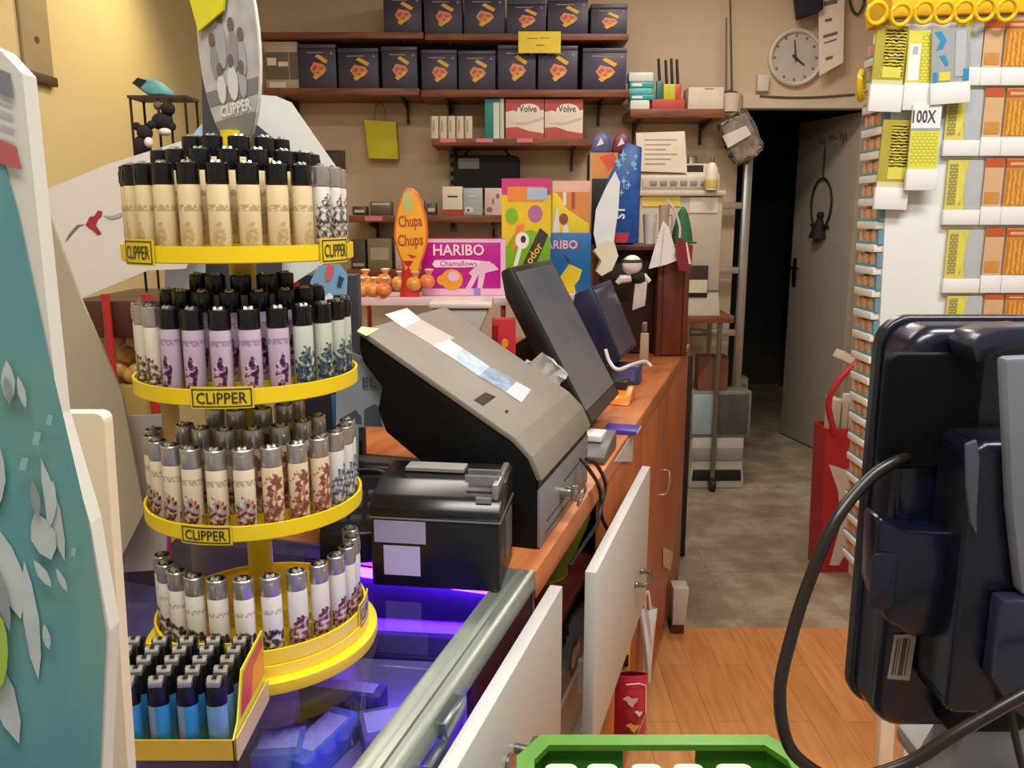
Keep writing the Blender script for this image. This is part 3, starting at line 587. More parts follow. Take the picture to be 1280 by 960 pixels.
# ================= desk top: hutch, candy, hanging trinkets =================
CZ = .945
MAH = wood('dark_mahogany', '#40190f', '#5a2719', '#6b3020', .4, (6, 6, 1), 4)
YH = 2.86
x0, x1, z0, z1 = R(742, 306, 861, 440, YH); ZH = z1
t = T('hutch', 'dark mahogany hutch on the far end of the wooden desk', 'cabinet', ((x0+x1)/2, YH+.12, CZ))
t.part('back_panel', MB().box(x0, YH+.2, CZ+.0006, x1, YH+.215, z1-.018), MAH)
for xx in (x0, x0+(x1-x0)*.67, x1-.018): t.part('upright', MB().box(xx, YH, CZ+.0006, xx+.018, YH+.2, z1-.018, 0, .002), MAH)
t.part('top_board', MB().box(x0-.005, YH-.01, z1-.018, x1+.005, YH+.215, z1, 0, .002), MAH)
t.part('door', MB().box(x0+(x1-x0)*.67+.019, YH+.004, CZ+.004, x1-.019, YH+.02, z1-.02, 0, .002), wood('mahogany_door', '#45190f', '#5c2416', '#6e3020', .35, (6, 6, 1), 4))
t.part('door', MB().box(x0+.019, YH+.06, CZ+.004, x0+(x1-x0)*.67-.001, YH+.075, z1-.02, 0, .002), M('#2f150f', .5))
# crisps display
yk = YH+.02; x0, x1, z0_, z1_ = R(738, 160, 800, 300, yk)
t = T('crisps_display', 'dark snack display with orange header and blue starry side panel on the hutch', 'display', ((x0+x1)/2, yk+.08, ZH))
Wd = x1-x0; Hd = z1_-ZH; mb = MB(); mb.box(x0, yk+.03, ZH+.0006, x1-.01, yk+.15, ZH+Hd*.8, 0, .003); decals(mb, x0, x1-.01, ZH, ZH+Hd*.8, yk+.03, [('r', .0, .72, .6, 1, 1), ('p', [(.2, .95), (.5, 1), (.6, .9), (.4, .8)], 2), ('r', .0, 0, .05, 1, 3)])
t.part('tray', mb, [M('#18141a', .5), M('#cf8a48', .5), M('#d7552f', .5), M('#b99a8a', .5)])
mb = MB(); X = lambda a: x0+a*Wd
Z = lambda b: ZH+b*Hd
mb.prism([(X(.52), Z(.01)), (X(1.0), Z(.01)), (X(1.02), Z(.84)), (X(.72), Z(.88)), (X(.3), Z(.52)), (X(.42), Z(.3))], (yk+.0, yk+.025), 'y', 0, .004)
rn = random.Random(2)
for k in range(16):
    a, b = .62+rn.uniform(-.12, .28), .62+rn.uniform(-.22, .16); s = rn.uniform(.02, .06)
    mb.face([(X(a+p[0]*s*1.4), yk-.001-.0001*k, Z(b+p[1]*s)) for p in ((0, 1), (.25, .25), (1, 0), (.25, -.25), (0, -1), (-.25, -.25), (-1, 0), (-.25, .25))], 1)
mb.text('ST', tmat(X(.62), yk-.003, Z(.28), PI/2), h=.03, w=.07, mi=2, bold=.03)
t.part('side_panel', mb, [M('#1d4f9c', .35, var=.25, scale=30), M('#7fb6dd', .4), M('#e8e6e2', .4)])
for k, (a, b, cz, c) in enumerate(((740, 765, 164, '#5b5f92'), (766, 790, 162, '#7b3147'))):
    xa, xb, za, zb = R(a, 158, b, 186, yk+.05); mb = MB(); zt = ZH+Hd*.8+.0006; mb.prism([(xa, zt), (xb, zt), (xb-.004, zt+.05), ((xa+xb)/2, zt+.075), (xa+.006, zt+.05)], (yk+.05, yk+.1), 'y', 0, .008, 2)
    mb.face([(xa+.015, yk+.0485, zt+.02), (xa+.04, yk+.0485, zt+.03), (xa+.03, yk+.0485, zt+.05)], 1)
    solo('snack_bag', ['small purple blue bag on top of the crisps display', 'small maroon bag with a white mark on top of the crisps display'][k], 'bag', mb, [M(c, .3), M('#e5dcdc', .4)], ((xa+xb)/2, yk+.07, zt))
# candy stands
PINKW = M('#d8b5b0', .35); 
def stand(label, px0, px1, py, Y, dep):
    x0, x1 = PY(px0, py, Y)[0], PY(px1, py, Y)[0]; z = PY((px0+px1)/2, py, Y)[2]
    t = T('candy_stand', label, 'stand', ((x0+x1)/2, Y+dep/2, CZ))
    t.part('board', MB().box(x0, Y, z-.014, x1, Y+dep, z, 0, .003), PINKW)
    for xx in (x0+.012, x1-.012):
        for yy in (Y+.012, Y+dep-.012): t.part('leg', MB().cyl((xx, yy, CZ+.0005), (xx, yy, z-.014), .006, .006, 10), M('#b8483e', .4))
    t.part('price_rail', MB().box(x0, Y-.006, z-.016, x1, Y-.0005, z+.003, 0, .001), M('#e2c3c6', .35))
    return z
ya, yb = 1.95, 2.68
ZSA = stand('pink candy stand under the lollipops and the magenta marshmallow carton', 440, 635, 373, ya, .17)
ZSB = stand('pink candy stand behind the tilted till screen', 624, 742, 368, yb, .2)
MAG = M('#b8178a', .35); HW = M('#f2dce6', .4)
carton('marshmallow_carton', 'magenta candy carton with white lettering on the pink stand', 'box', onto(526, 632, 299, ZSA, ya+.075), ya+.075, .085,
       [MAG, HW, M('#e59a2f', .4), M('#e6b7d0', .4), M('#c02a48', .4), M('#9d87c8', .4)],
       [('r', 0, .94, 1, 1, 3), ('r', .94, 0, 1, 1, 3), ('r', 0, 0, 1, .12, 3), ('t', 'HARIBO', .45, .80, .21, .62, 4), ('t', 'HARIBO', .445, .81, .2, .60, 1), ('p', [(.13, .55), (.16, .63), (.55, .64), (.82, .60), (.82, .52), (.5, .50), (.16, .50)], 1), ('t', 'Chamallows', .44, .57, .1, .5, 0),
        ('e', .36, .28, .13, .19, 2), ('e', .24, .27, .06, .09, 2), ('e', .38, .34, .07, .09, 3), ('p', [(.56, .4), (.72, .62), (.86, .56), (.92, .46), (.76, .4), (.72, .12), (.66, .12), (.68, .38), (.58, .1), (.52, .12), (.6, .34)], 3), ('r', .62, .0, .7, .13, 5)])
GRN = M('#7fb928', .35); YEL = M('#e6c428', .35); PNK = M('#c83c78', .35)
carton('dodos_carton', 'tall green and yellow candy carton with pink top behind the till screen', 'box', onto(627, 689, 223, ZSB, yb+.005), yb+.005, .05,
       [GRN, YEL, PNK, M('#d88fae', .4), M('#eeeae4', .4), INK, M('#b46a9a', .4), M('#a9c0dc', .4), M('#e58a3a', .4)],
       [('p', [(0, .36), (.25, .52), (.6, .56), (1, .5), (1, .86), (0, .86)], 1), ('r', 0, .86, 1, 1, 2), ('r', .12, .80, .86, .93, 8), ('r', .52, .82, .92, .92, 7), ('e', .68, .70, .15, .075, 6), ('e', .2, .68, .13, .07, 0), ('p', [(.2, .36), (.3, .60), (.46, .62), (.42, .5)], 8), ('e', .42, .47, .14, .075, 4), ('e', .44, .48, .055, .032, 5), ('p', [(.34, .41), (.42, .41), (.26, .13), (.16, .13)], 4),
        ('p', [(.36, .20), (.78, .58), (.95, .52), (.56, .12)], 5), ('t', 'odor', .66, .36, .07, .72, 1, .98)], bev=.002)
carton('gummy_carton', 'yellow and orange candy carton between the green carton and the blue one', 'box', onto(691, 738, 226, ZSB, yb+.12), yb+.12, .05,
       [YEL, M('#d98a4a', .4), M('#e3b3a4', .4), M('#e7dfd2', .4), M('#8a4a3c', .5), M('#a8552e', .4)],
       [('r', 0, .9, 1, 1, 2), ('p', [(.1, .9), (1, .9), (1, .62), (.4, .75)], 1), ('r', .28, .78, .36, .9, 3), ('r', .5, .75, .6, .9, 5), ('p', [(0, .55), (.14, .8), (.28, .2), (0, .1)], 3), ('e', .3, .66, .12, .05, 4), ('e', .36, .55, .08, .06, 3), ('p', [(.25, .42), (.5, .5), (.56, .36), (.3, .34)], 4)])
x0, x1, z0, z1 = onto(668, 739, 291, ZSB, yb+.065)
carton('gummy_carton', 'blue gummy candy carton with a yellow bear shape behind the till screen', 'box', (x0, x1, z0, z1), yb+.065, .04,
       [M('#1f67a8', .35), M('#e8c8d0', .4), M('#c33a55', .4), YEL, INK],
       [('t', 'HARIBO', .42, .80, .155, .72, 2), ('t', 'HARIBO', .41, .806, .145, .70, 1), ('p', [(.42, .0), (.36, .12), (.5, .32), (.62, .48), (.72, .44), (.85, .38), (.8, .22), (.72, .12), (.74, .0)], 3), ('p', [(.2, .4), (.3, .52), (.33, .48), (.24, .38)], 4), ('p', [(.52, .64), (.6, .58), (.64, .5), (.6, .5)], 4)])
# lollipop stand with its sign
xs, zs = PY(514, 372, ya+.07)[0], ZSA
t = T('lollipop_stand', 'orange oval lollipop sign on a red post standing on the pink stand', 'sign', (xs, ya+.06, zs))
mb = MB(); mb.lathe([(0, .0006), (.024, .0006), (.022, .03), (.016, .07), (.02, .085), (0, .085)], (xs, ya+.045, zs), 16); t.part('post', mb, M('#c3302a', .4))
x0, x1, z0, z1 = R(492, 235, 536, 348, ya+.03); cx, cz = (x0+x1)/2, (z0+z1)/2; rx, rz_ = (x1-x0)/2, (z1-z0)/2
mb = MB(); sh = [(cx+rx*a, cz+rz_*b) for a, b in ((-.25, 1), (.15, 1), (.5, .86), (.72, .62), (.9, .3), (.95, 0), (.9, -.25), (.7, -.5), (.48, -.7), (.35, -1), (-.35, -1), (-.5, -.7), (-.78, -.45), (-1, -.1), (-.95, .2), (-.8, .55), (-.55, .82))]
mb.prism(sh, (ya+.03, ya+.04), 'y', 0, .002)
inner = [(cx+(a-cx)*.88, cz+(b-cz)*.93) for a, b in sh]; mb.face([(a, ya+.0292, b) for a, b in inner], 1)
mb.face([(cx-.18*rx+p[0]*rx*.3, ya+.0288, cz+rz_*.68+p[1]*rz_*.22) for p in ((-.6, 1), (.6, 1), (1, -.2), (.5, -1), (-.3, -1), (-1, 0))], 4)
mb.text('Chupa', tmat(cx-.03*rx, ya+.0285, cz+rz_*.24, .06), h=rz_*.34, w=rx*1.35, mi=3, bold=.02)
mb.text('Chups', tmat(cx-.05*rx, ya+.0285, cz-rz_*.18, .06), h=rz_*.34, w=rx*1.45, mi=3, bold=.02)
mb.face([(cx-.25*rx, ya+.0285, cz-rz_*.46), (cx+.3*rx, ya+.0285, cz-rz_*.5), (cx+.05*rx, ya+.0285, cz-rz_*.56)], 3)
t.part('sign_board', mb, [M('#d9682c', .4), M('#f0a934', .4), M('#cc3333', .4), M('#b4411f', .5), M('#b4bf7c', .4)])
rn = random.Random(5); LP = [M('#e39a4a', .35, var=.25, scale=60), M('#e0844a', .35, var=.25, scale=60), M('#dba05a', .35, var=.3, scale=60)]
pos = [(455, 352, .03), (480, 351, .03), (499, 354, .02), (517, 355, .0), (534, 352, .005), (452, 370, -.01), (466, 371, -.012), (480, 372, -.02)]
for k, (a, b, dy) in enumerate(pos):
    Y = ya+.03+dy-(.012 if k > 4 else 0); p = PY(a, b, Y); r = .0185
    nm = ['leftmost in the upper row', 'second in the upper row', 'third in the upper row', 'right in front of the red post', 'just right of the red post', 'lower row, at the left end', 'lower row, middle', 'lower row, right end'][k]
    zc = max(p[2], ZSA+r+.001)
    t = T('lollipop', 'orange wrapped lollipop, %s of the lollipop stand' % nm, 'lollipop', (p[0], Y, zc-r), group='wrapped lollipops on the pink stand')
    t.part('candy', MB().ball((p[0], Y, zc), r, 0, (1, 1, .95)), LP[k % 3])
    mb = MB(); mb.lathe([(.004, 0), (.012, .012), (.009, .014), (.003, .004)], (p[0]+.004, Y, zc+r*.85), 9); t.part('wrapper_twist', mb, M('#e8b48a', .3))
# trinkets hanging in front of the hutch
yt = YH-.06
WP = M('#e2dedb', .6)
sheet('hanging_pennant', 'white triangular paper pennant hanging in front of the hutch', 'pennant', [(829, 276), (836, 284), (848, 325), (832, 331), (811, 336), (820, 304)], yt, [WP, M('#c9c2c0', .6)], .004, [([(829, 285), (831, 285), (826, 333), (824, 333)], 1)])
sheet('hanging_paper', 'tall white paper strip hanging beside the blue snack panel', 'paper', [(769, 214), (775, 228), (773, 262), (768, 296), (764, 330), (748, 318), (742, 292), (745, 262), (757, 235)], yt-.03, [M('#dfe3e6', .6)], .004)
sheet('hanging_ribbon', 'short red ribbon hanging between the white strip and the hutch', 'ribbon', [(754, 291), (787, 291), (783, 303), (768, 303)], yt-.015, [M('#b8222c', .5)], .004)
sheet('hanging_fan', 'cream paper fan hanging over the second screen', 'fan', [(756, 300), (768, 303), (773, 320), (765, 338), (752, 345), (744, 338), (750, 325), (741, 314)], yt-.05, [M('#dcd8bd', .6), M('#8f7f68', .6)], .004, [([(741, 314), (743, 313), (752, 326), (746, 338), (744, 338), (750, 325)], 1)])
p = PY(790, 331, yt)
t = T('hanging_doll', 'small black and white doll with a white ball head hanging by the hutch', 'doll', (p[0], yt, p[2]-.16))
t.part('head', MB().ball(p, .034, 0, (1, .9, .95)), WP); mb = MB(); mb.lathe([(.031, -.004), (.036, 0), (.033, .006), (.028, .004)], (p[0], yt, p[2]+.012), 20); t.part('cap_band', mb, M('#3b2c2a', .6))
q = PY(797, 347, yt); mb = MB(); mb.ball(q, .026, 0, (1.1, .8, .8)); t.part('body', mb, M('#161414', .7))
mb = MB(); mb.tube([q, PY(776, 349, yt), PY(771, 354, yt)], [.012, .014, .008]); mb.tube([q, PY(806, 346, yt), PY(812, 352, yt)], [.012, .012, .008]); t.part('arm', mb, WP)
mb = MB(); mb.prism(outline([(794, 352), (809, 352), (806, 382), (790, 388)], yt), (yt-.006, yt+.002), 'y', 0, .002); t.part('tag', mb, M('#cfc4ba', .6))
sheet('hanging_pouch', 'dark red pouch hanging at the right side of the hutch', 'pouch', [(847, 296), (858, 302), (866, 308), (864, 340), (849, 338), (845, 315)], yt-.02, [M('#7c1620', .5), M('#e0c8c4', .5)], .02, [([(857, 303), (859, 303), (864, 330), (861, 330)], 1)])
mb = MB(); mb.tube(arc_spline([PY(833, 250, yt), PY(843, 262, yt), PY(850, 285, yt), PY(848, 305, yt), PY(843, 318, yt)]), .004); solo('hanging_string', 'pale looped string hanging over the hutch top', 'string', mb, M('#cfc4b8', .7), PY(843, 318, yt))
x0, x1, z0, z1 = R(845, 250, 872, 292, YH+.05); cx = (x0+x1)/2
t = T('green_hat', 'small green felt hat standing on the hutch', 'hat', (cx, YH+.12, ZH)); t.part('crown', MB().lathe([(.038, .002), (.034, .04), (.02, .1), (.006, .125), (0, .128)], (cx, YH+.12, ZH), 20), M('#2f6a48', .8)); t.part('brim', MB().lathe([(0, .0006), (.05, .0006), (.052, .006), (.036, .008), (0, .008)], (cx, YH+.12, ZH), 20), M('#24543a', .8))
for k, (a, b, ty) in enumerate(((804, 822, 268), (824, 838, 256))):
    x0, x1, z0, z1 = R(a, ty, b, 300, YH+.06); cx = (x0+x1)/2; h = z1-ZH; r = (x1-x0)/2
    t = T('cup', ['white cup standing on the hutch left of the brown one', 'tall pale beaker on the hutch beside the green hat'][k], 'cup', (cx, YH+.08, ZH), group=None)
    t.part('bowl', MB().lathe([(0, .0006), (r*.7, .0006), (r, h), (r*.9, h), (r*.62, .006), (0, .006)], (cx, YH+.08, ZH), 20), M(['#dcd8d2', '#b3a090'][k], .35))
    mb = MB(); mb.tube(arc_spline([(cx+r*.85, YH+.08, ZH+h*.75), (cx+r*1.5, YH+.08, ZH+h*.7), (cx+r*1.4, YH+.08, ZH+h*.3), (cx+r*.75, YH+.08, ZH+h*.25)]), .003); t.part('handle', mb, M(['#dcd8d2', '#b3a090'][k], .35))
# ================= counter: showcase and desk =================
V0 = -.286; VB = -1.04
ALU = M('#9aa39c', .35, .75, var=.1, scale=5); ALU2 = M('#7c8790', .3, .85)
GL = glass('counter_glass', '#e8eaf6', 1.5, .015)
US = 1.03
t = T('glass_showcase', 'glass topped showcase counter lit purple inside, in front of the wooden desk', 'counter', ((V0+VB)/2, .4, 0), 'c')
MARO = M('#4a1626', .5); INT = M('#7a7390', .45); WHITE = M('#bfbfba', .4, var=.02)
t.part('plinth', MB().box(VB+.01, -.02, 0, V0-.012, US-.003, .835, 0, .004), M('#6b4130', .5))
t.part('interior_floor', MB().box(VB+.012, -.015, .8355, V0-.012, US-.006, .843), INT)
t.part('end_panel', MB().box(VB, US-.006, .8355, V0-.002, US-.001, .922), M('#4a4460', .4))
t.part('front_pane', MB().box(VB, -.02, .8435, VB+.006, US-.007, .922), GL)
t.part('glass_top', MB().box(VB+.004, -.03, .937, V0-.04, US-.002, .945), GL)
mb = MB(); mb.prism([(V0-.040, .923), (V0, .923), (V0, .9465), (V0-.004, .949), (V0-.009, .949), (V0-.0105, .9455), (V0-.016, .9455), (V0-.0175, .948), (V0-.024, .949), (V0-.026, .946), (V0-.036, .946), (V0-.040, .9485)], (-.03, US-.001), 'y')
t.part('rear_rail', mb, ALU)
mb = MB(); mb.box(VB-.002, -.03, .923, VB+.004, US-.001, .949); mb.box(VB+.0045, US-.0015, .923, V0-.0405, US-.0002, .9465); t.part('edge_trim', mb, ALU)
t.part('rear_panel', MB().box(V0-.011, .79, .69, V0-.004, US-.007, .9225), MARO, label='dark maroon panel')
t.part('sliding_pane', MB().box(V0-.02, .1, .8435, V0-.016, .79, .9225), GL)
t.part('led_strip', MB().box(-.60, US-.016, .912, V0-.05, US-.0065, .9225), emis('led_violet', '#7a20ff', 55))
t.part('led_strip', MB().box(V0-.036, .2, .912, V0-.028, US-.02, .9225), emis('led_violet_rail', '#7a24ff', 16))
for (a, b, c, d) in ((556, 915, 580, 862), (535, 968, 562, 920)):
    p, q = PV(a, b, V0+.006), PV(c, d, V0+.006)
    mb = MB(); mb.box(V0-.003, p[1], p[2]-.012, V0+.009, q[1], p[2]+.008, 0, .002); t.part('door_pull', mb, ALU2)
def white_drawer(t, v, ua, ub, za, zb, hpx, knob):
    d = t.part('drawer', MB().box(v-.018, ua, za, v, ub, zb, 0, .0015), WHITE, label='white drawer front')
    for u in (ua+.12, ub-.1): t.part('drawer_side', MB().box(V0+.0005, u, za+.03, v-.0185, u+.014, za+.09), M('#b7b3ab', .5), parent=d)
    h = PV(*hpx, v); hu, hz = h[1], h[2]; mb = MB()
    if knob == 'bow':
        mb.tube(arc_spline([(v+.0005, hu-.035, hz), (v+.02, hu-.032, hz), (v+.026, hu, hz), (v+.02, hu+.032, hz), (v+.0005, hu+.035, hz)]), .0045, 10); mb.ball((v+.003, hu-.035, hz), .007); mb.ball((v+.003, hu+.035, hz), .007)
    else:
        mb.cyl((v+.0005, hu, hz), (v+.018, hu, hz), .006, .006, 14); mb.box(v+.016, hu-.018, hz-.01, v+.03, hu+.018, hz+.01, 0, .004); mb.cyl((v+.0004, hu-.03, hz), (v+.004, hu-.03, hz), .012, .012, 18)
    t.part('handle', mb, M('#8d8a84', .25, .9), parent=d, label='metal handle')
white_drawer(t, -.255, .5, 1.062, .69, .916, (644, 935), 'pull')
# packs lying inside the showcase
for k, (a, b, s, h, nm) in enumerate(((330, 905, (.07, .05, .03), '#8d88ac', 'pale folded leaflet pile inside the purple showcase, nearest the carton'), (400, 935, (.035, .1, .035), '#4a6aa8', 'light blue tube inside the showcase near its front'), (430, 880, (.1, .03, .04), '#453a6a', 'dark violet box inside the showcase by the yellow base'), (480, 915, (.05, .06, .03), '#6b6494', 'lilac pack inside the showcase next to the rear rail'), (350, 950, (.05, .05, .04), '#587696', 'blue grey pack at the near edge inside the showcase'), (520, 800, (.16, .05, .035), '#3c2f66', 'long dark box lying in the showcase below the ticket printer'))):
    p = PZC(a, b, .86); mb = MB(); mb.box(-s[0]/2, -s[1]/2, 0, s[0]/2, s[1]/2, s[2], 0, .003); mb.face([(-s[0]*.4, -s[1]*.3, s[2]+.0006), (s[0]*.4, -s[1]*.3, s[2]+.0006), (s[0]*.4, s[1]*.35, s[2]+.0006), (-s[0]*.4, s[1]*.35, s[2]+.0006)], 1)
    o = solo('pack', nm, 'pack', mb, [M(h, .4), M('#a5a2c0', .5)], (0, 0, 0), group='packs inside the showcase'); o.location = xyz((p[0], p[1], .8435)); o.rotation_euler = (0, 0, [.1, -.4, -.2, .3, .1, -.1][k])
# wooden desk
DW = wood('desk_wood', '#a2582f', '#b56a3a', '#c27a48', .38, (8, 1, 8), 4); DW2 = wood('desk_front_wood', '#9a5029', '#ad6030', '#b96d3c', .4, (6, 6, 1), 4)
UD0, UD1 = US+.006, 3.2
t = T('wooden_desk', 'long reddish wooden desk running back from the glass showcase', 'desk', ((V0+VB)/2, 2.1, 0), 'c')
t.part('worktop', MB().box(VB, UD0, .902, V0, UD1, .945, 0, .003), DW)
for u in (UD0+.002, 1.74, UD1-.022): t.part('side_panel', MB().box(VB+.02, u, .002, V0-.008, u+.018, .9015), DW2)
t.part('back_panel', MB().box(VB+.002, UD0+.002, .002, VB+.019, UD1-.004, .9015), DW2)
t.part('shelf', MB().box(VB+.02, UD0+.0205, .745, V0-.02, 1.7395, .757), M('#5a1a1c', .5))
t.part('plinth', MB().box(VB+.03, UD0+.021, .002, V0-.02, 1.7395, .46), M('#8a3f20', .5))
t.part('ledge', MB().box(VB+.03, UD0+.021, .4605, V0-.012, 1.7395, .468), WHITE, label='white ledge')
u = 1.539
for k, w in enumerate((.5, .55, .58)):
    dd = t.part('front_board', MB().box(V0-.02, u+.001, .06, V0-.002, min(u+w, UD1)-.002, .9, 0, .003), DW2)
    mb = MB(); hz = .62; hu = u+w-.12
    mb.tube(arc_spline([(V0-.0015, hu-.04, hz-.02), (V0+.016, hu-.035, hz-.015), (V0+.02, hu, hz+.01), (V0+.014, hu+.035, hz+.03), (V0-.0015, hu+.04, hz+.035)]), .004, 8)
    if k < 2: t.part('board_handle', mb, M('#b08a70', .3, .6), parent=dd)
    else: mb.bm.free()
    u += w
white_drawer(t, -.233, 1.19, 1.775, .572, .884, (797, 722), 'bow')
# notes stuck on the desk front
mb = MB(); p = [PV(a, b, V0+.0008) for a, b in ((788, 545), (792, 545), (790, 577), (768, 577))]
mb.prism([(q[1], q[2]) for q in p], (V0+.0002, V0+.0015), 'x'); solo('paper_note', 'white three-cornered paper stuck on the desk front above the white drawer', 'note', mb, WHITE, (V0, p[2][1], p[2][2]), 'c')
mb = MB(); p = [PV(a, b, V0+.0008) for a, b in ((829, 684), (841, 689), (838, 713), (829, 708))]; mb.prism([(q[1], q[2]) for q in p], (V0+.0002, V0+.002), 'x'); solo('paper_note', 'small cream note low on the far end of the desk front', 'note', mb, M('#cbb7a4', .6), (V0, p[2][1], p[2][2]), 'c')
# things in the open part of the desk
p = (0, 1.40)
t = T('bowl', 'lime green bowl in the open desk compartment under the worktop edge', 'bowl', (-.40, p[1]+.04, .7575), 'c'); t.part('bowl', MB().lathe([(0, .0006), (.06, .0006), (.098, .1), (.102, .115), (.094, .112), (.055, .008), (0, .008)], (-.40, p[1]+.04, .7575), 32), M('#96a02a', .4)); t.part('foot', MB().lathe([(.05, .0003), (.062, .0003), (.062, .006), (.05, .006)], (-.4, p[1]+.04, .7575), 24), M('#7d8722', .4))
p = (0, 1.33); t = T('black_pouch', 'rounded black pouch on the grey case between the two white drawers', 'pouch', (-.37, p[1]+.03, .6275), 'c')
mb = MB(); mb.ball((-.37, p[1]+.03, .6275+.0535), .053, 0, (1, 1.3, 1)); t.part('body', mb, M('#100f10', .5)); t.part('zip', MB().tube([(-.37+.054*math.cos(a), p[1]+.03, .681+.054*math.sin(a)) for a in [PI*k/12 for k in range(13)]], .003), M('#3b3b3c', .4, .6))
za = .4686; ua = UD0+.05
t = T('grey_case', 'grey equipment case with a round dark mark below the desk shelf', 'case', (-.45, ua+.2, za), 'c')
mb = MB(); mb.box(-.58, ua, za, -.31, ua+.55, .627, 0, .006); t.part('body', mb, M('#807b76', .5))
q = PV(717, 822, -.3095); mb = MB(); mb.face([(-.3093, q[1]+a, q[2]+b) for a, b in ell(0, 0, .035, .035)], 0); mb.face([(-.3091, q[1]+.03+a, q[2]+b) for a, b in ((-.02, -.012), (.02, -.012), (.02, .014), (-.02, .014))], 1); mb.face([(-.3089, q[1]+a, q[2]+b) for a, b in ell(0, 0, .02, .02)], 1); t.part('emblem', mb, [M('#2e2c2c', .5), M('#c9c5be', .5)])
t.part('lid_edge', MB().box(-.312, ua-.002, .585, -.306, ua+.552, .592), M('#bdb8b0', .4))
# cables over the desk edge
mb = MB(); mb.tube(arc_spline([xyz(PV(726, 574, -.293)), xyz(PV(735, 585, -.278)), xyz(PV(750, 612, -.272)), xyz(PV(748, 650, -.27)), xyz(PV(730, 680, -.275)), xyz(PV(712, 708, -.28))]), .0035)
solo('power_cable', 'black cable draped over the desk edge, the lower loop by the green bowl', 'cable', mb, M('#120f0e', .5), xyz(PV(712, 708, -.28)))
mb = MB(); mb.tube(arc_spline([xyz(PV(732, 574, -.293)), xyz(PV(745, 580, -.278)), xyz(PV(757, 606, -.272)), xyz(PV(751, 640, -.272)), xyz(PV(762, 668, -.276))]), .0035)
solo('power_cable', 'black cable draped over the desk edge, ending at the white drawer top', 'cable', mb, M('#120f0e', .5), xyz(PV(762, 668, -.276)))
# bags and box along the desk front
def soft_bag(mb, x0, x1, z0, z1, Y, d, mi=0, top=1.0, crump=0.0):
    for sg in (1, -1):
        def f(a, b):
            w = (x1-x0)*(1+(top-1)*b**1.5); xm = (x0+x1)/2
            bul = max(0, math.sin(PI*a))**.6*max(0, math.sin(PI*min(.97, b*.92+.04)))**.5
            return Vector((xm+(a-.5)*w, Y-sg*d/2*bul-crump*math.sin(11*a+9*b)*math.sin(PI*a), z0+(z1-z0)*b))
        mb.grid(f, 14, 16, mi)
    bmesh.ops.recalc_face_normals(mb.bm, faces=mb.bm.faces[:])
Yb = 1.58
x0, x1, z0, z1 = R(768, 842, 808, 930, Yb)
t = T('hanging_snack_bag', 'red snack bag hanging low beside the desk front, right of the far white drawer', 'bag', ((x0+x1)/2, Yb, z0))
mb = MB(); soft_bag(mb, x0, x1, z0, z1, Yb, .05); t.part('bag', mb, M('#b3233a', .3, var=.3, scale=18))
mb = MB(); W_b, H_b = x1-x0, z1-z0
for a, b, r, m_ in ((.45, .72, .011, 0), (.55, .35, .010, 1), (.42, .16, .014, 2), (.7, .55, .006, 2)): mb.face([(x0+a*W_b+x*(1+.5*math.sin(k9*2.1)), Yb-.0275, z0+b*H_b+y*(1+.5*math.cos(k9*1.7))) for k9, (x, y) in enumerate(ell(0, 0, r*1.2, r, 9))], m_)
mb.tube([(x0+W_b*.3, Yb-.022, z1-.012), (x0+W_b*.7, Yb-.024, z1-.008), (x0+W_b*.93, Yb-.012, z1-.02), (x0+W_b*.95, Yb-.012, z0+H_b*.5), (x0+W_b*.6, Yb-.026, z0+H_b*.12)], .0012, 6, 2)
t.part('print', mb, [M('#d9b0b4', .4), M('#dca24a', .4), M('#e6e0da', .4)])
x0, x1, z0, z1 = R(768, 800, 790, 846, Yb+.01)
t = T('hanging_snack_bag', 'small yellow and black snack packet hanging just above the red bag', 'bag', ((x0+x1)/2, Yb+.03, z0))
mb = MB(); soft_bag(mb, x0, x1, z0, z1, Yb+.04, .02); t.part('bag', mb, M('#d2b53a', .35, var=.3, scale=40)); t.part('print', MB().face([(x0+.004, Yb+.028, z0+.012), (x1-.004, Yb+.028, z0+.012), (x1-.004, Yb+.028, z0+.04), (x0+.004, Yb+.028, z0+.034)]), M('#2a211b', .5))
Yw = 2.05
x0, x1, z0, z1 = R(803, 760, 815, 852, Yw)
t = T('hanging_white_bag', 'white plastic bag hanging crumpled on the desk front behind the white drawer', 'bag', ((x0+x1)/2, Yw, z0))
mb = MB(); soft_bag(mb, x0, x1, z0, z1, Yw, .05, 0, 1.9, .005); t.part('bag', mb, M('#d3d2d0', .4, bump=.3, scale=30)); xm = (x0+x1)/2; t.part('handle', MB().tube(arc_spline([(xm-.008, Yw, z1-.006), (xm-.01, Yw, z1+.03), (xm-.002, Yw, z1+.045), (xm+.006, Yw, z1-.006)]), .003), M('#d3d2d0', .4))
x0, x1, z0, z1 = R(834, 736, 852, 787, 2.69); x0 += .02; x1 += .02
t = T('white_box', 'narrow white box standing by the foot of the desk at the wood floor edge', 'box', ((x0+x1)/2, 2.72, 0)); t.part('body', MB().prism([(x0, .03), (x1-.005, .03), (x1+.004, z1), (x0, z1)], (2.69, 2.76), 'y', 0, .003), M('#c9c4be', .5)); t.part('base', MB().box(x0-.004, 2.685, .001, x1-.01, 2.765, .0295), M('#5c1f28', .6))

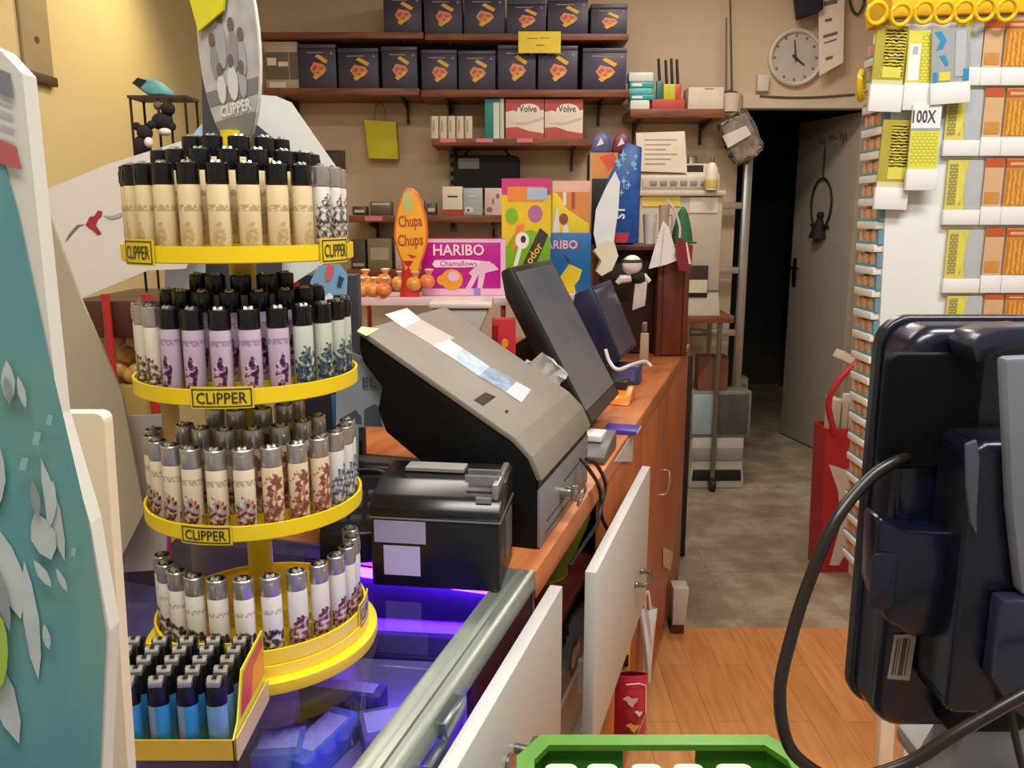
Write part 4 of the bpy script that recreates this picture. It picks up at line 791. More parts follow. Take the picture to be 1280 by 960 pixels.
# ================= on the showcase and the desk: machines =================
BLK = M('#0d0d10', .35, var=.15); BLK2 = M('#17171a', .25); SIL = M('#a3a2a0', .3, .7)
p = PZ(634, 738, .945); w = .17; d = .118
t = T('receipt_printer', 'black receipt printer with two pale stickers on the purple lit glass counter', 'printer', (p[0]-w/2, p[1]+d/2, .9453), rz=math.radians(-8))
x0, y0, zb = p[0]-w, p[1], .9455
t.part('body', MB().box(x0, y0, zb, x0+w, y0+d, zb+.094, 0, .005), BLK)
mb = MB(); mb.prism([(y0-.001, zb+.0965), (y0+d, zb+.0965), (y0+d, zb+.138), (y0+.05, zb+.134), (y0+.012, zb+.121), (y0-.001, zb+.106)], (x0-.001, x0+w+.001), 'x', 0, .004); t.part('lid', mb, BLK2)
t.part('seam_strip', MB().box(x0+.001, y0-.0015, zb+.0942, x0+w+.0012, y0+d, zb+.0963), SIL, label='silver seam line')
a = zb
t.part('sticker', MB().box(x0+.006, y0-.0012, a+.062, x0+.074, y0-.0002, a+.092), M('#a9a6c0', .5), label='wide lilac grey sticker'); mb = MB(); mb.box(x0+.018, y0-.0012, a+.018, x0+.066, y0-.0002, a+.058); t.part('sticker', mb, M('#c4c0dc', .5), label='square pale sticker')
mb = MB(); mb.box(x0+w-.05, y0+.03, zb+.137, x0+w-.006, y0+.036, zb+.146); mb.box(x0+w-.05, y0+.05, zb+.138, x0+w-.006, y0+.056, zb+.148); mb.box(x0+w-.032, y0+.006, zb+.118, x0+w-.012, y0+.014, zb+.1245); mb.box(x0+w-.012, y0+.01, zb+.121, x0+w-.004, y0+d-.005, zb+.142, 0, .002); t.part('paper_bar', mb, SIL)
t.part('side_label', MB().box(x0+w, y0+.045, zb+.03, x0+w+.0012, y0+.1, zb+.085), M('#55565c', .4)); t.part('receipt', MB().box(x0+.03, y0+.07, zb+.137, x0+w-.06, y0+.1, zb+.1415), M('#8b8a86', .6))
p = PZ(440, 706, .945); t = T('card_reader', 'dark card reader with sloped top standing left of the receipt printer', 'card reader', (p[0], p[1]+.06, .9453), rz=.1)
mb = MB(); mb.prism([(p[1], .9455), (p[1]+.13, .9455), (p[1]+.13, 1.035), (p[1]+.1, 1.04), (p[1], .99)], (p[0]-.05, p[0]+.035), 'x', 0, .005); t.part('body', mb, BLK)
mb = MB()
for i in range(3):
    for j in range(3): mb.box(p[0]-.03+i*.022, p[1]+.02+j*.022, .9455+.052+j*.011, p[0]-.014+i*.022, p[1]+.034+j*.022, .9455+.061+j*.011, 0, .002)
t.part('key', mb, M('#4a4a50', .4))
mb = MB(); mb.tube(arc_spline([PZ(470, 600, 1.06), PZ(500, 585, 1.08), PZ(520, 600, 1.07), PZ(505, 612, 1.05)]), .003); mb.bm.free()
mb = MB(); t = T('router_box', 'black boxy device on the desk below the overhanging terminal, left of the receipt printer', 'device', (-.56, 1.17, CZ), 'c')
t.part('case', MB().box(-.63, 1.13, .9455, -.5, 1.2, 1.04, 0, .006), M('#08080a', .45)); t.part('top_vent', MB().box(-.62, 1.14, 1.0405, -.52, 1.17, 1.044), M('#4b4a48', .4)); t.part('cable', MB().tube(arc_spline([(-.62, 1.128, 1.0), (-.61, 1.115, 1.03), (-.57, 1.115, 1.04), (-.53, 1.115, 1.03), (-.51, 1.128, .99)]), .0028), M('#3a3836', .4))
# lottery terminal
TU0, TU1 = 1.108, 1.435
Q = lambda a, b: (PU(a, b, TU0)[0], PU(a, b, TU0)[2])
pA, pB, pC, pD = Q(449, 418), Q(641, 553), Q(660, 574), Q(668, 600)
VF = -.306
prof = [pA, pB, pC, (VF, pD[1]), (VF, .9456), (-.44, .9456), Q(541, 590), Q(502, 557), Q(482, 540), Q(472, 512), Q(477, 484), Q(453, 452), Q(449, 437)]
t = T('lottery_terminal', 'bulky black terminal with taupe sloping top behind the receipt printer', 'terminal', (-.42, (TU0+TU1)/2, .945), 'c')
mb = MB(); mb.prism(prof, (TU0, TU1), 'y', 0, .003); t.part('body', mb, M('#060607', .6, spec=.25))
TAU = M('#7f776d', .5); n2 = Vector((pB[1]-pA[1], 0, -(pB[0]-pA[0]))).normalized(); n2 = Vector((-n2.x, 0, -n2.z)) if n2.z < 0 else n2
nv, nz = n2.x, n2.z; off = .009
cp = [pA, pB, pC, (VF, pD[1])]; nn = [(nv, nz), (nv, nz), (.8, .6), (1, 0.1)]
outer = [(a+off*n[0], b+off*n[1]) for (a, b), n in zip(cp, nn)]; inn = [(a+.0004*n[0], b+.0004*n[1]) for (a, b), n in zip(cp, nn)]
mb = MB(); mb.prism(outer+inn[::-1], (TU0-.003, TU1+.003), 'y', 0, .0015); t.part('cover', mb, TAU, label='taupe sloping cover')
def PPL(px, py, p0, n):
    d = ray(px, py); d = Vector(uv(d)); o = Vector((0, 0, H)); return o+d*((Vector(p0)-o).dot(n)/d.dot(n))
o3 = Vector((pA[0], TU0, pA[1])) + n2*(off+.0003)
def on_cover(poly, lift=0): return [PPL(a, b, o3+n2*lift, n2) for a, b in poly]
mb = MB()
for k, (pl, mi) in enumerate((([(481, 393), (509, 385), (526, 399), (505, 410)], 0), ([(505, 410), (526, 399), (569, 423), (541, 432)], 1), ([(541, 432), (561, 424), (578, 435), (568, 449)], 0), ([(568, 449), (578, 435), (612, 458), (598, 470)], 2), ([(598, 470), (612, 458), (646, 477), (632, 490)], 3), ([(632, 490), (646, 477), (664, 487), (652, 503)], 4))): mb.face(on_cover(pl, .0001*k), mi)
t.part('label_strip', mb, [M('#d5d2cf', .5), M('#b3a9a0', .5), M('#a9bccb', .5, var=.2, scale=60), M('#7f93a8', .5, var=.4, scale=60), M('#c5c2cc', .5)], label='paper strip of white and blue labels')
mb = MB(); mb.face(on_cover([(592, 500), (607, 490), (620, 496), (604, 507)], .0002)); mb.face(on_cover([(631, 514), (634, 512), (636, 514), (633, 517)], .0002)); t.part('sensor_window', mb, M('#191514', .2))
mb = MB(); mb.face(on_cover([(446, 414), (452, 408), (474, 411), (458, 420)], .0004)); t.part('sticker', mb, M('#d8dca0', .5), label='pale yellow sticker')
GRF = M('#75777a', .45)
t.part('front_panel', MB().box(VF+.0004, TU0+.001, .9475, VF+.005, TU1-.001, pD[1]-.014, 0, .001), GRF)
t.part('slot_strip', MB().box(VF+.0004, TU0, pD[1]-.0135, VF+.003, TU1, pD[1]-.0005), M('#0c0c0d', .4))
mb = MB()
for zf, ua_, ub_ in ((.62, .45, .78), (.3, .12, .5), (.12, .1, .7)): mb.box(VF+.005, TU0+(TU1-TU0)*ua_, .9475+(pD[1]-.96)*zf, VF+.0058, TU0+(TU1-TU0)*ub_, .9475+(pD[1]-.96)*zf+.002)
t.part('slot', mb, M('#2d2e30', .5))
q = PV(702, 615, VF+.006); mb = MB(); mb.cyl((VF+.005, q[1], q[2]), (VF+.022, q[1], q[2]), .011, .011, 18); mb.box(VF+.02, q[1]-.003, q[2]-.013, VF+.032, q[1]+.003, q[2]+.013, 0, .001); lk = t.part('lock', mb, M('#b0aca6', .2, .9))
mb = MB(); cq = Vector((VF+.036, q[1]+.012, q[2]-.008)); mb.tube([cq+Vector((.004*math.sin(a), .024*math.cos(a), .014*math.sin(a))) for a in [2*PI*k/20 for k in range(20)]], .0018, closed=True); t.part('key_ring', mb, M('#a39c94', .25, .9), parent=lk)
# tilted till screen
def screen(nm, label, u0, u1, bot, top, th, mats, inset, rim):
    b, c = Vector((bot[0], 0, bot[1])), Vector((top[0], 0, top[1])); s = (c-b).normalized(); n = Vector((s.z, 0, -s.x))
    t = T(nm, label, 'screen', (b.x-.12, (u0+u1)/2, CZ), 'c')
    q = [b, c, c-n*th*.6, c-s*.05-n*th, b+s*.05-n*th, b-n*th*.6]
    mb = MB(); mb.prism([(k.x, k.z) for k in q], (u0, u1), 'y', 0, .004); t.part('housing', mb, mats[0])
    L = (c-b).length; f0, f1 = b+s*inset[0]+n*.0006, c-s*inset[1]+n*.0006; mb = MB()
    mb.face([(f0.x, u0+inset[2], f0.z), (f0.x, u1-inset[2], f0.z), (f1.x, u1-inset[2], f1.z), (f1.x, u0+inset[2], f1.z)]); t.part('display', mb, mats[1])
    mid = b+s*L*.35-n*th; um = (u0+u1)/2
    ft = Vector((mid.x-.02, 0, CZ+.02)); mb = MB()
    m2 = b+s*L*.62-n*th; mb.prism([(mid.x+.010, mid.z-.05), (m2.x+.002, m2.z), (m2.x-.045, m2.z-.03), (ft.x-.10, CZ+.06), (ft.x-.10, CZ+.017), (ft.x+.06, CZ+.017)], (um-.09, um+.06), 'y', 0, .006); t.part('stand', mb, mats[2])
    t.part('base', MB().box(ft.x-.11, um-.1, CZ+.0008, ft.x+.075, um+.1, CZ+.0165, 0, .005), mats[2]); return t, b, c, n, s
SCR = M('#5d616b', .14, var=.12, scale=6, spec=.8)
bt = (-.338, 1.0); tp = (-.5115, 1.32)
t, b, c, n, s = screen('till_screen', 'black touch till screen tilted back on the wooden desk behind the terminal', 1.64, 1.973, bt, tp, .04, [M('#1a1b1c', .35), SCR, M('#101011', .4)], (.03, .014, .012), 0)
mb = MB(); f0, f1 = b+s*.004+n*.0008, b+s*.028+n*.0008; mb.face([(f0.x, 1.66, f0.z), (f0.x, 1.955, f0.z), (f1.x, 1.955, f1.z), (f1.x, 1.66, f1.z)]); t.part('chin', mb, M('#34332f', .3))
g = PZC(777, 450, 1.03); g2 = PZC(796, 431, 1.03); h1, h2 = PU(742, 358, g[1]), PU(761, 350, g2[1])
screen('customer_screen', 'navy blue screen seen behind the big tilted till screen', g[1], g2[1], ((g[0]+g2[0])/2, 1.03), ((h1[0]+h2[0])/2, (h1[2]+h2[2])/2), .085, [M('#1c2342', .35), M('#4a5160', .15, var=.15, scale=6), M('#1a2040', .4)], (.012, .012, .012), 0)
# small things on the desk edge
p = PZC(788, 506, CZ); t = T('tape_dispenser', 'small orange holder on the desk edge under the second screen', 'holder', (p[0]-.02, p[1]+.03, CZ), 'c')
mb = MB(); v_, u_ = p[0]-.025, p[1]+.03; mb.prism([(u_-.05, .9455), (u_+.05, .9455), (u_+.05, .975), (u_+.02, .985), (u_-.03, .965)], (v_-.04, v_+.025), 'x', 0, .005); t.part('body', mb, M('#e8781c', .35)); t.part('insert', MB().box(v_-.03, u_-.005, .978, v_+.01, u_+.045, 1.0, 0, .003), M('#2a2322', .5))
p = PZC(785, 486, CZ); mb = MB(); mb.box(p[0]-.07, p[1]+.06, .9455, p[0]+.02, p[1]+.13, 1.0, 0, .004); mb.box(p[0]-.06, p[1]+.0585, .955, p[0]+.01, p[1]+.061, .99, 1); solo('stapler_box', 'dark blue little box behind the orange holder', 'box', mb, [M('#3a4272', .4), M('#5a6290', .4)], (p[0]-.02, p[1]+.09, .945), 'c')
p = PZC(755, 578, CZ); t = T('pin_pad', 'grey pin pad with white display below the tilted till screen', 'card reader', (p[0]-.03, p[1]+.05, CZ), 'c')
mb = MB(); mb.prism([(p[1]-.02, .9455), (p[1]+.11, .9455), (p[1]+.11, .985), (p[1]+.02, .972), (p[1]-.02, .96)], (p[0]-.075, p[0]+.005), 'x', 0, .004); t.part('body', mb, M('#5e5a5a', .4))
mb = MB(); mb.box(p[0]-.062, p[1]+.03, .976, p[0]-.012, p[1]+.09, .989, 0, .002); t.part('display', mb, M('#d5d5d2', .4))
p = PZC(745, 538, CZ); p = (p[0]+.065, p[1]-.02, 0); mb = MB(); mb.box(p[0]-.045, p[1], .9455, p[0]+.03, p[1]+.06, .955, 0, .002); mb.box(p[0]-.043, p[1]+.002, .9475, p[0]+.0305, p[1]+.0615, .953, 1); solo('notebook', 'thin violet notebook on the desk below the till screen', 'notebook', mb, [M('#45339a', .4), M('#d8d4d0', .5)], (p[0], p[1]+.03, .945), 'c')
mb = MB(); rn = random.Random(9)
c0 = PU(677, 474, 1.52); Vc = Vector(c0)
mb.grid(lambda a, b_: Vector((Vc.x+(a-.5)*.085+.010*math.sin(8*b_+3*a), Vc.y+.014*rn.uniform(-1, 1), Vc.z+(b_-.5)*.085+.010*math.sin(7*a+4*b_))), 6, 6)
so = mb; bmesh.ops.solidify(so.bm, geom=so.bm.faces[:], thickness=.001); solo('hanging_receipt', 'crumpled white receipt curling between the terminal and the till screen', 'receipt', so, M('#dcdcd8', .7), (Vc.x, Vc.y, Vc.z-.04), 'c', smooth=0)
mb = MB(); pp = [PY(757, 437, 2.2), PY(762, 452, 2.18), PY(772, 462, 2.15), PY(790, 456, 2.2), PY(806, 452, 2.25), PY(814, 458, 2.25)]
solo('hanging_cable', 'thin white cable looping behind the second screen', 'cable', mb.tube(arc_spline(pp), .005), M('#cfccca', .4), pp[3])
p = PZC(806, 456, CZ); t = T('label_brush', 'pale upright brush with metal tip on the desk near the hutch', 'brush', (p[0], p[1], CZ), 'c'); t.part('handle', MB().prism([(p[0]-.018, .9456), (p[0]+.012, .9456), (p[0]+.01, 1.05), (p[0]-.016, 1.05)], (p[1]-.008, p[1]+.008), 'y', 0, .004), M('#b79a86', .4)); t.part('tip', MB().box(p[0]-.013, p[1]-.005, 1.051, p[0]+.004, p[1]+.005, 1.085, 0, .003), M('#8d8380', .3, .6))
# clear tub and red packet between terminal and candy
x0, x1, z0, z1 = R(540, 386, 612, 428, 1.72)
t = T('plastic_tub', 'whitish plastic tub with slanted front between the terminal and the candy', 'tub', ((x0+x1)/2, 1.79, CZ))
zt = z1; mb = MB(); mb.prism([(x0, zt), (x1, zt), (x1-.03, z0), (x1-.05, CZ+.0008), (x0+.02, CZ+.0008), (x0+.005, z0)], (1.72, 1.86), 'y', 0, .006); t.part('tub', mb, M('#aaa79c', .4)); t.part('lid', MB().box(x0-.006, 1.714, zt+.0005, x1+.006, 1.866, zt+.012, 0, .004), M('#c9bcb5', .3), label='pinkish white lid')
x0, x1, z0, z1 = R(614, 645, 391, 2, 1.8) if False else R(614, 391, 642, 436, 1.79)
carton('red_packet', 'red packet standing right of the whitish plastic tub', 'packet', (x0+.004, x1+.004, CZ+.0008, z1), 1.68, .03, [M('#b01f28', .35), M('#d98a2a', .4), M('#7d1019', .4)], [('e', .55, .82, .14, .035, 1), ('r', .0, .7, .25, .95, 2)])
sheet('promo_sign', 'blue grey sign with dark letters behind the yellow lighter stand', 'sign', [(420, 430), (482, 462), (478, 534), (448, 534), (448, 654), (420, 654)], 1.25, [M('#8e98a2', .5), M('#4c525a', .5), M('#2c7f84', .5)], .004, [([(428, 522), (445, 512), (452, 522), (452, 530), (428, 530)], 1), ([(455, 512), (468, 505), (476, 510), (476, 532), (455, 532)], 1)], texts=[('EL', 462, 478, 13, 26, 1)])
# ================= yellow lighter stand =================
AX, AY = -.283, .889
YELP = M('#e8c912', .35, var=.04)
CL = .9453
t = T('lighter_display', 'yellow four-tier round lighter stand on the glass showcase with an oval picture sign on top', 'display stand', (AX, AY, CL))
TZ = [1.377, 1.2435, 1.107, .9725]
c = (AX, AY, 0); RT = .115
names = ['top', 'second', 'third', 'lowest']
for k, z in enumerate(TZ):
    mb = MB(); mb.lathe([(.014, z+.001), (.02, z), (RT-.001, z), (RT, z+.001), (RT, z+.016), (RT-.0025, z+.016), (RT-.003, z+.004), (.0903, z+.004), (.0900, z+.018), (.0633, z+.018), (.063, z+.032), (.034, z+.032), (.033, z+.033), (.014, z+.033)], c, 72)
    t.part('tray', mb, YELP)
mb = MB(); mb.lathe([(0, CL), (.126, CL), (.127, CL+.003), (.127, CL+.013), (.124, CL+.015), (.118, CL+.0155), (.117, CL+.027), (.0, CL+.027)], c, 72); t.part('base', mb, YELP)
t.part('pole', MB().cyl((AX, AY, CL+.02), (AX, AY, 1.505), .0135, .0135, 24), YELP)
FRONT = math.atan2(-AY, -AX)
INKD = M('#33301c', .5)
def sign_plate(k, px, py, w, h, glossy=False):
    """brand plate on the rim of a tier"""
    z = TZ[k]; best = min((abs(pxof(AX+RT*math.cos(a), AY+RT*math.sin(a), z+.008)-px), a) for a in [FRONT+math.radians(d/2) for d in range(-180, 181)])
    a = best[1]; rr = RT+.0008; half = w/2/RT; mb = MB()
    P = lambda s, zz, o=0.0: Vector((AX+(rr+o)*math.cos(a+s), AY+(rr+o)*math.sin(a+s), zz))
    z0, z1 = z-.001+(h-.016)*-.2, z-.001+h
    n = 8
    def strip(s0, s1, za, zb, o, mi):
        for i in range(n):
            u0, u1 = s0+(s1-s0)*i/n, s0+(s1-s0)*(i+1)/n; mb.face([P(u0, za, o), P(u1, za, o), P(u1, zb, o), P(u0, zb, o)], mi)
    mb.box(0, 0, 0, .001, .001, .001); mb.bm.clear()
    for i in range(n):
        u0, u1 = -half+2*half*i/n, -half+2*half*(i+1)/n
        f = [P(u0, z0), P(u1, z0), P(u1, z1), P(u0, z1), P(u0, z0, .0015), P(u1, z0, .0015), P(u1, z1, .0015), P(u0, z1, .0015)]
        mb.face([f[4], f[5], f[6], f[7]]); mb.face([f[3], f[2], f[6], f[7]][::-1]); mb.face([f[0], f[1], f[5], f[4]])
        if i == 0: mb.face([f[0], f[4], f[7], f[3]])
        if i == n-1: mb.face([f[1], f[2], f[6], f[5]])
    m_ = .0016; e = .0016
    for za, zb in ((z0+m_, z0+m_+.0012), (z1-m_-.0012, z1-m_)): strip(-half+m_/RT, half-m_/RT, za, zb, e+.0002, 1)
    for s0 in (-half+m_/RT, half-(m_+.0012)/RT): strip(s0, s0+.0012/RT, z0+m_, z1-m_, e+.0003, 1)
    me, W_, H_, cx, cy = text_mesh('CLIPPER', .012); kx = w*.8/W_; ky = h*.55/H_
    vs = [mb.bm.verts.new(P((v.co.x-cx)*kx/RT, (z0+z1)/2+(v.co.y-cy)*ky, e+.0004)) for v in me.vertices]
    for p in me.polygons:
        f = mb.bm.faces.new([vs[i] for i in p.vertices]); f.material_index = 1
    t.part('brand_plate', mb, [M('#d9c022', .35), INKD], label='yellow plate reading CLIPPER')
def pxof(x, y, z):
    z -= H; tt = y*math.cos(PT)-z*math.sin(PT); return 640+F*x/tt
sign_plate(0, 418, 310, .045, .023); sign_plate(0, 174, 310, .045, .023)
sign_plate(1, 278, 490, .058, .020); sign_plate(2, 258, 664, .052, .019); sign_plate(3, 455, 785, .045, .026)
# oval sign
ang = math.radians(-38)
mb = MB(); ov = [(x, z) for x, z in ell(0, 0, .051, .106, 40)]
mb.prism(ov, (-.0015, .0015), 'y', 0)
def oclip(z): return .051*math.sqrt(max(0, 1-(z/.106)**2))*.96
def band(z0, z1, y, mi):
    zs = [z0+(z1-z0)*i/6 for i in range(7)]
    mb.face([(oclip(z), y, z) for z in zs]+[(-oclip(z), y, z) for z in zs[::-1]], mi)
band(-.098, .098, -.0019, 1); band(-.058, -.043, -.0023, 2); band(-.095, -.074, -.0023, 2)
for cx, cz, w, h, m_ in ((-.024, .01, .010, .034, 3), (-.008, .022, .012, .045, 4), (.010, .014, .012, .04, 3), (.024, .004, .009, .036, 4), (-.016, -.018, .012, .03, 5), (.004, -.016, .014, .034, 5), (.02, -.02, .01, .026, 4)):
    cz -= .026; mb.face([(cx+x, -.0026-.0001*m_, cz+z) for x, z in ell(0, 0, w/1.6, h/2, 14)], m_)
    mb.face([(cx+x, -.0032, cz+h*.62+z) for x, z in ell(0, 0, .0052, .0068, 10)], 6)
mb.text('CLIPPER', tmat(.004, -.0034, -.066, .0), h=.011, w=.052, mi=7, bold=.02)
rot = Matrix.Translation((AX, AY, 1.592)) @ Matrix.Rotation(ang, 4, 'Z') @ Matrix.Rotation(math.radians(-5), 4, 'Y')
for v in mb.bm.verts: v.co = rot @ v.co
t.part('header_sign', mb, [M('#c9c8c2', .3), M('#b4b4b6', .35, var=.15, scale=40), M('#767a7c', .35), M('#8d8b90', .4), M('#a2a3ae', .4), M('#cfcfd2', .4), M('#6a5f58', .5), M('#e3e3de', .4)], smooth=0, label='oval sign with a faded group picture and CLIPPER lettering')
mb = MB(); nt_ = [(-.040, .016), (.006, .026), (.020, .06), (-.052, .062)]; mb.prism(nt_, (-.0068, -.0042), 'y')
nt_o = mb
for v in mb.bm.verts: v.co = rot @ v.co
p = rot @ Vector((0, -.005, .045)); solo('sticky_note', 'yellow note stuck across the top of the oval picture sign', 'note', mb, M('#d9d42a', .6), p)
# ---------- lighters ----------
def print_mat(name, ground, c1, c2, c3, z0, z1, scale=150, thr=.5, band=None, seed=0.0, width=.62):
    """lighter sleeve: ground colour with a small printed motif on the outward face between z0 and z1"""
    m, nt, b, tc = base_mat(name, .3); L = nt.links.new; N = nt.nodes.new
    sep = N('ShaderNodeSeparateXYZ'); L(tc.outputs['Object'], sep.inputs['Vector'])
    def mp(inp, a, b_, c, d):
        k = N('ShaderNodeMapRange'); k.inputs['From Min'].default_value = a; k.inputs['From Max'].default_value = b_; k.inputs['To Min'].default_value = c; k.inputs['To Max'].default_value = d; L(inp, k.inputs['Value']); return k.outputs['Result']
    def mt(op, a, b_):
        k = N('ShaderNodeMath'); k.operation = op
        for i, s in enumerate((a, b_)):
            if isinstance(s, (int, float)): k.inputs[i].default_value = s
            else: L(s, k.inputs[i])
        return k.outputs['Value']
    zc, hz = (z0+z1)*.6, (z1-z0)*.6
    dz = mt('DIVIDE', mt('SUBTRACT', sep.outputs['Z'], zc), hz); dx = mt('DIVIDE', sep.outputs['X'], .0104*width)
    d2 = mt('ADD', mt('MULTIPLY', dz, dz), mt('MULTIPLY', dx, dx))
    n = N('ShaderNodeTexNoise'); n.inputs['Scale'].default_value = scale; n.inputs['Detail'].default_value = 2
    mpn = N('ShaderNodeMapping'); mpn.inputs['Location'].default_value = (seed, seed*.7, seed*1.3); L(tc.outputs['Object'], mpn.inputs['Vector']); L(mpn.outputs['Vector'], n.inputs['Vector'])
    inside = mt('LESS_THAN', mt('ADD', d2, mt('MULTIPLY', mt('SUBTRACT', n.outputs['Fac'], .5), 2.2)), thr+.4)
    front = mt('LESS_THAN', sep.outputs['Y'], 0.0)
    mask = mt('MULTIPLY', inside, front)
    r = ramp(nt, [(0, c1), (.43, c2), (.52, c3), (.60, ground)], 'CONSTANT'); L(n.outputs['Fac'], r.inputs['Fac'])
    mx = N('ShaderNodeMixRGB'); L(mask, mx.inputs['Fac']); mx.inputs['Color1'].default_value = lin(ground)+(1,); L(r.outputs['Color'], mx.inputs['Color2'])
    out = mx.outputs['Color']
    if band:
        bm_ = mt('MULTIPLY', mt('GREATER_THAN', sep.outputs['Z'], band[0]*1.2), mt('LESS_THAN', sep.outputs['Z'], band[1]*1.2))
        n2 = N('ShaderNodeTexNoise'); n2.inputs['Scale'].default_value = 420; L(tc.outputs['Object'], n2.inputs['Vector'])
        bm_ = mt('MULTIPLY', bm_, mt('GREATER_THAN', n2.outputs['Fac'], .47))
        m3 = N('ShaderNodeMixRGB'); L(bm_, m3.inputs['Fac']); L(out, m3.inputs['Color1']); m3.inputs['Color2'].default_value = lin(band[2])+(1,); out = m3.outputs['Color']
    L(out, b.inputs['Base Color']); return m
PR = {
 'gold': print_mat('print_gold', '#d9c498', '#bda173', '#c7ad80', '#d0b98b', .006, .03, 220, .3, (.036, .041, '#b09870'), .3),
 'white': print_mat('print_white', '#d6d2c9', '#3a3733', '#7d776d', '#b0aaa0', .004, .045, 260, .9, None, 1.1, 1.0),
 'lilac': print_mat('print_lilac', '#b7a3b8', '#2c1f2e', '#8a4a8a', '#d9c3cf', .004, .036, 210, .45, (.043, .048, '#8d7c92'), 2.2),
 'green': print_mat('print_greenish', '#b9bfb0', '#23303a', '#3d567a', '#7d8a52', .002, .036, 200, .85, None, 3.1, .95),
 'brown': print_mat('print_brown', '#d5cbb8', '#3a3024', '#6b5844', '#a28a74', .002, .03, 240, .9, None, 4.4, .95),
 'cream': print_mat('print_cream', '#d8c9ac', '#4a2a22', '#c08a72', '#7ea0b0', .001, .032, 200, .75, (.042, .047, '#a89878'), 5.2, .9),
 'comic': print_mat('print_comic', '#d3bf9c', '#74463a', '#a8705a', '#dcc8ac', .001, .046, 170, 1.0, None, 6.1, 1.0),
 'grey': print_mat('print_grey', '#cfccc8', '#4a4f58', '#7f8791', '#aab0b8', .002, .04, 230, .8, None, 7.7, 1.0),
 'snow': print_mat('print_snow', '#dedad0', '#1f1d20', '#4a4648', '#a59a90', .0005, .026, 190, .85, (.04, .044, '#b0a898'), 8.6, .95),
 'pinkish': print_mat('print_pinkish', '#d9d2c8', '#4a2f2c', '#8d5a50', '#c9a894', .0005, .03, 210, .9, None, 9.5, .95),
}
BLKP = M('#0d0d0f', .3); CHR = M('#b9b6b0', .28, .75, var=.06); WHEEL = M('#c9c7c2', .3, .8)
LR = .0104
LS = 1.2
def scaled(mb):
    for v in mb.bm.verts: v.co = Vector((v.co.x, v.co.y, v.co.z*LS))
    return mb
def body_mesh(pm):
    mb = MB(); mb.lathe([(0, .0002), (LR-.0008, .0002), (LR, .0012), (LR, .0544), (LR-.0006, .056), (0, .056)], (0, 0, 0), 18, 0, 1, .86); return scaled(mb).mesh('sleeve', pm, (0, 0, 0), 40)
def cap_mesh(m_):
    mb = MB(); mb.lathe([(LR-.0002, .0563), (LR+.0001, .057), (LR+.0001, .0715), (LR-.0008, .0722), (LR-.0016, .0722), (LR-.002, .068), (0, .068)], (0, 0, 0), 18, 0, 1, .86)
    mb.box(-.0018, -LR*.86-.0006, .0585, .0018, -LR*.86+.0004, .068, 0, .0003); return scaled(mb).mesh('cap', m_, (0, 0, 0), 40)
def wheel_mesh():
    mb = MB(); mb.cyl((-.004, -.001, .0712), (-.0015, -.001, .0712), .0033, .0033, 10); mb.cyl((.0015, -.001, .0712), (.004, -.001, .0712), .0033, .0033, 10); mb.cyl((-.0015, -.001, .0712), (.0015, -.001, .0712), .0022, .0022, 8); return scaled(mb).mesh('spark_wheel', WHEEL, (0, 0, 0), 30)
def thumb_mesh():
    mb = MB(); mb.prism([(.0018, .0685), (.0078, .0685), (.008, .0728), (.0048, .0734), (.004, .071)], (-.0042, .0042), 'x', 0, .0004); return scaled(mb).mesh('thumb_lever', BLKP, (0, 0, 0), 30)
BODY = {k: body_mesh(v) for k, v in PR.items()}; CAPB, CAPC = cap_mesh(BLKP), cap_mesh(CHR); WM, TM_ = wheel_mesh(), thumb_mesh()
def lighter(pos, rz, kind, capm, label, group):
    e = bpy.data.objects.new('pocket_lighter', None); COL.objects.link(e); e.location = pos; e.rotation_euler = (0, 0, rz); prop(e, label, 'lighter', group)
    for nm, me in (('sleeve', BODY[kind]), ('cap', capm), ('spark_wheel', WM), ('thumb_lever', TM_)):
        o = bpy.data.objects.new(nm, me); COL.objects.link(o); o.parent = e
ORD = ['first', 'second', 'third', 'fourth', 'fifth', 'sixth', 'seventh', 'eighth', 'ninth', 'tenth', 'eleventh', 'twelfth', 'thirteenth', 'fourteenth', 'fifteenth', 'sixteenth']
DESC = {'gold': 'gold-printed lighter with black cap', 'white': 'white dark-printed lighter with pale cap', 'lilac': 'lilac lighter with black cap', 'green': 'grey-green lighter with black cap', 'brown': 'brown-printed white lighter', 'cream': 'cream face-printed lighter', 'comic': 'tan red-brown-printed lighter', 'grey': 'light grey lighter', 'snow': 'white black-printed lighter', 'pinkish': 'white brown-printed lighter'}
def pick(tier, px, ring):
    if tier == 0: return ('gold', CAPB) if px < 392 or ring else ('white', CAPC)
    if tier == 1: return ('brown', CAPC) if px < 205 else (('lilac', CAPB) if px < 362 else ('green', CAPB))
    if tier == 2: return ('cream', CAPC) if px < 312 else (('comic', CAPC) if px < 418 else ('grey', CAPC))
    return ('snow', CAPC) if px < 366 else ('pinkish', CAPC)
